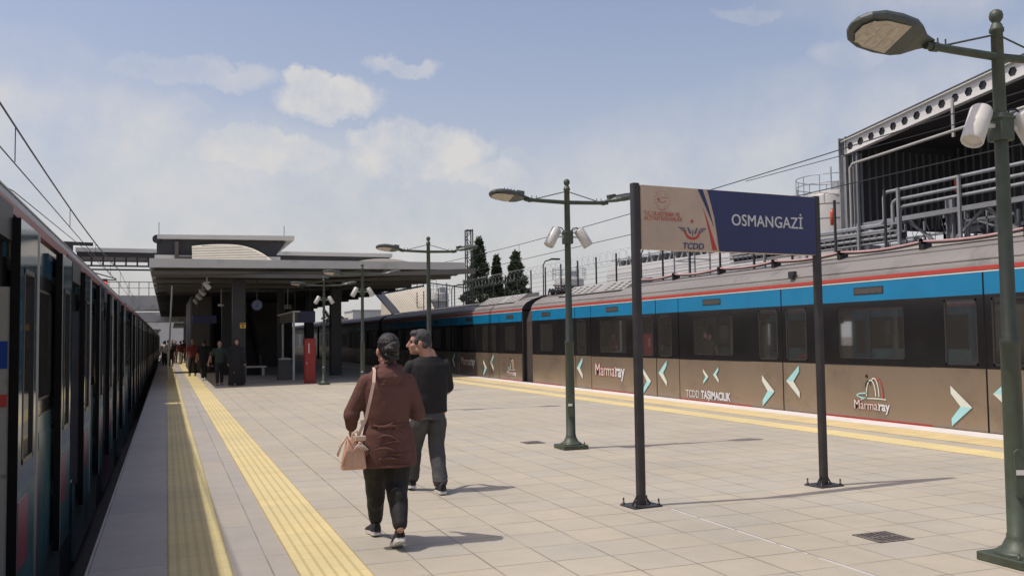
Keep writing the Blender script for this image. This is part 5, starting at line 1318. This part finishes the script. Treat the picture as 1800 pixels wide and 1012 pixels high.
c.loft([(MX, MY, .825, .205, .140), (MX, MY, .95, .205, .142), (MX, MY, 1.10, .212, .140), (MX, MY, 1.24, .228, .136), (MX, MY-.005, 1.32, .215, .122), (MX, MY-.01, 1.375, .160, .098), (MX+.003, MY-.012, 1.415, .098, .082)], n=28)
for (a, e, h_) in ((aL, eL, hL), (aR, eR, hR)): sh0 = a+Vector((.025 if a.x < MX else -.025, 0, -.025)); c.caps(sh0, a.lerp(e, .85), .074, .076)
tee = organic(c, 'tshirt', m_tee, mn, .008, 7, (.012, .15))
t_ = MB()
t_.loft([(MX, MY, .92, .165, .115), (MX, MY, .84, .178, .125), (MX, MY, .76, .185, .145)], n=20)
for (h_, k_, a) in ((pLH, pLK, pLA), (pRH, pRK, pRA)):
    t_.caps(h_+Vector((0, 0, -.12)), k_, .103, .088); t_.caps(k_, k_.lerp(a, .92), .088, .078)
    for j in range(3): t_.ell(k_.lerp(a, .72+.1*j), (.084, .088, .028))
jeans = organic(t_, 'jeans', m_jean, mn, .008, 5, (.014, .08))
for s in (-1, 1):
    q = MB(); q.prism([n_(s*.09-.055, -.162, .80), n_(s*.09+.055, -.158, .80), n_(s*.09+.05, -.160, .70), n_(s*.09, -.160, .675), n_(s*.09-.05, -.162, .70)], (0, -.004, 0)); q.build('back_pocket', m_jean, jeans) if s > 5 else None
shoe(mn, n_(-.135, .20, 0), R(4), R(8), 1.08); shoe(mn, n_(.085, -.20, 0), R(-6), R(3), 1.1)

# ---------------------------------------------------------------- people farther along the platform
m_green_t = pm('dark_green_cloth', (.035, .05, .038), .9, var=.15)
m_redc = pm('red_cloth', (.16, .03, .025), .9, var=.15)
m_whc = pm('white_cloth', (.50, .49, .47), .9, var=.1)
m_grc = pm('grey_cloth', (.16, .16, .17), .9, var=.15)
m_bluec = pm('blue_cloth', (.05, .08, .16), .9, var=.15)
def walker(x, y, label, top, bottom, hairm, facing=0, height=1.7, phase=.16, group=None, robe=False, vox=.022, arms=.0, shoes=None, skin=m_skin):
    r = thing('person', label, 'person', (x, y, 0), group)
    cf, sf = math.cos(R(facing)), math.sin(R(facing)); k = height/1.7
    def g(a, b_, z): return Vector((x+(a*cf-b_*sf)*k, y+(a*sf+b_*cf)*k, z*k))
    b = MB(); head(b, g(0, .02, 1.585), R(facing), 1.0*k); b.caps(g(0, 0, 1.50), g(0, 0, 1.38), .05*k, .06*k)
    b.loft([(x, y, .86*k, .15*k, .11*k), (x, y, 1.1*k, .14*k, .10*k), (x, y, 1.3*k, .17*k, .10*k), (x, y, 1.42*k, .08*k, .06*k)])
    A = []
    for s in (-1, 1):
        a, e, w = g(s*.19, 0, 1.36), g(s*(.25+arms), -s*phase*.4, 1.09), g(s*(.27+arms*1.6), -s*phase*.6+.06, .86)
        b.caps(a, e, .05*k, .042*k); b.caps(e, w, .042*k, .03*k); hand(b, w, (0, .2, -1), (0, 1, 0), k*1.0, s, .4); A.append((a, e, w))
        h_, kn, an = g(s*.09, 0, .88), g(s*.10, s*phase*.7+.03, .49), g(s*.10, s*phase-.0, .09)
        b.caps(h_, kn, .09*k, .06*k); b.caps(kn, an, .055*k, .038*k); b.caps(an, an+g(0, .14, -.04)-g(0, 0, 0), .035*k, .03*k); A.append((h_, kn, an))
    organic(b, 'body', skin, r, min(vox, .016), 3)
    h = MB(); M = Matrix.Translation(g(0, .02, 1.585)) @ Matrix.Rotation(R(facing), 4, 'Z') @ Matrix.Diagonal((k, k, k, 1))
    for p, q_ in (((0,-.025,.038), (.082,.09,.088)), ((0,-.05,-.02), (.074,.06,.075))): h.ell((0,0,0), q_, M=M @ Matrix.Translation(p))
    if robe: h.caps(g(0, -.02, 1.56), g(0, -.02, 1.36), .10*k, .15*k)
    organic(h, 'headscarf' if robe else 'hair', hairm, r, .014, 2)
    c = MB()
    if robe: c.loft([(x, y, .03, .30*k, .26*k), (x, y, .4*k, .27*k, .23*k), (x, y, .9*k, .235*k, .19*k), (x, y, 1.2*k, .22*k, .15*k), (x, y, 1.36*k, .17*k, .11*k), (x, y, 1.44*k, .07*k, .07*k)])
    else: c.loft([(x, y, .84*k, .18*k, .13*k), (x, y, 1.1*k, .175*k, .125*k), (x, y, 1.3*k, .2*k, .12*k), (x, y, 1.4*k, .13*k, .09*k), (x, y, 1.44*k, .07*k, .06*k)])
    for i in (0, 2):
        a, e, w = A[i]; c.caps(a, e if robe else a.lerp(e, .7), .07*k, .066*k)
        if robe: c.caps(e, w, .07*k, .06*k)
    organic(c, 'robe' if robe else 'shirt', top, r, vox, 3)
    if not robe:
        t_ = MB(); t_.ell(g(0, 0, .86), (.175*k, .135*k, .11*k))
        for i in (1, 3): h_, kn, an = A[i]; t_.caps(h_, kn, .1*k, .078*k); t_.caps(kn, kn.lerp(an, .92), .075*k, .06*k)
        organic(t_, 'trousers', bottom, r, vox, 3)
        for i in (1, 3): an = A[i][2]; shoe(r, (an.x, an.y, 0), R(facing), 0, k*1.05, shoes or m_shoe)
    return r
walker(1.80, 34.9, 'man in a dark green t-shirt and black trousers with bare arms held slightly out', m_green_t, m_blackc, m_hair, 185, 1.62, arms=.08)
walker(2.35, 34.4, 'person in a long black robe and headscarf beside the front canopy column', m_blackc, m_blackc, m_blackc, 190, 1.66, robe=True)
walker(1.45, 40.0, 'person in all black clothes with white shoes behind the man in green', m_blackc, m_blackc, m_hair, 10, 1.7, .25, shoes=m_sole)
walker(1.15, 45.5, 'person in a dark red top near the brown stair core', m_redc, m_blackc, m_hair, 170, 1.72)
far = [(-.1, 66, 'person in a white top at the left of the distant group near the train', m_whc, m_blackc, 1.7), (.30, 64, 'person in black crouched low figure in the distant group on the warning strip', m_blackc, m_blackc, 1.45),
       (.12, 70, 'person in a grey top in the middle of the distant group', m_grc, m_bluec, 1.75), (.62, 72, 'person in a dark top behind the distant group', m_blackc, m_grc, 1.72), (.95, 70, 'person in a red top at the right of the distant group', m_redc, m_whc, 1.68),
       (1.25, 76, 'person in a black top farthest right of the distant group', m_blackc, m_blackc, 1.75), (.45, 82, 'tall person in blue at the back of the distant group', m_bluec, m_blackc, 1.8), (-.2, 80, 'person in pale clothes at the back of the distant group beside the train', m_whc, m_grc, 1.66)]
for i, (x, y, lab, tp, bt, hh) in enumerate(far): walker(x, y, lab, tp, bt, m_hair, (10, 175, 0, 190, 20, 0, 180, 5)[i], hh, .12+.02*(i % 4), 'distant people on the far platform', vox=.03)

# ================================================================== FAR END OF THE STATION
r = thing('far_canopy', 'small far canopy beyond the distant people, dark under a grey edge', 'canopy', (5, 128, 0))
MB().box((.9, 128, 3.7), (11.5, 150, 4.1)).build('roof', m_soffit, r)
for x in (2.2, 8): MB().box((x, 130, 0), (x+.4, 130.4, 3.7)).build('column', m_dcol, r)
for (x0, x1, y, z1, lab, mm) in ((-14, 3.4, 210, 6.2, 'hazy grey far building closing the view past the left train', m_fascia), (3.6, 16, 230, 7.4, 'taller far grey building seen under the canopy', m_core), (-5.4, -1.2, 160, 3.4, 'low far hut beside the left track', m_core)):
    r = thing('distant_building', lab, 'building', (x0, y, -1.2)); MB().box((x0, y, -1.2), (x1, y+8, z1)).build('wall', mm, r)
    MB().box((x0-.3, y-.3, z1), (x1+.3, y+8.3, z1+.3)).build('roof', m_soft, r)
q = MB()
for (yy, zz_) in ((6.95, 2.78), (9.3, 2.80)): pass
dv = MB(); pb(dv, PL, (.12, 6.55, 2.84), (.32, 7.15, 2.95)); tag(dv.build('roof_aerial_box', m_blackm, None), 'small black box fixed on the edge of the teal train roof', 'aerial box')
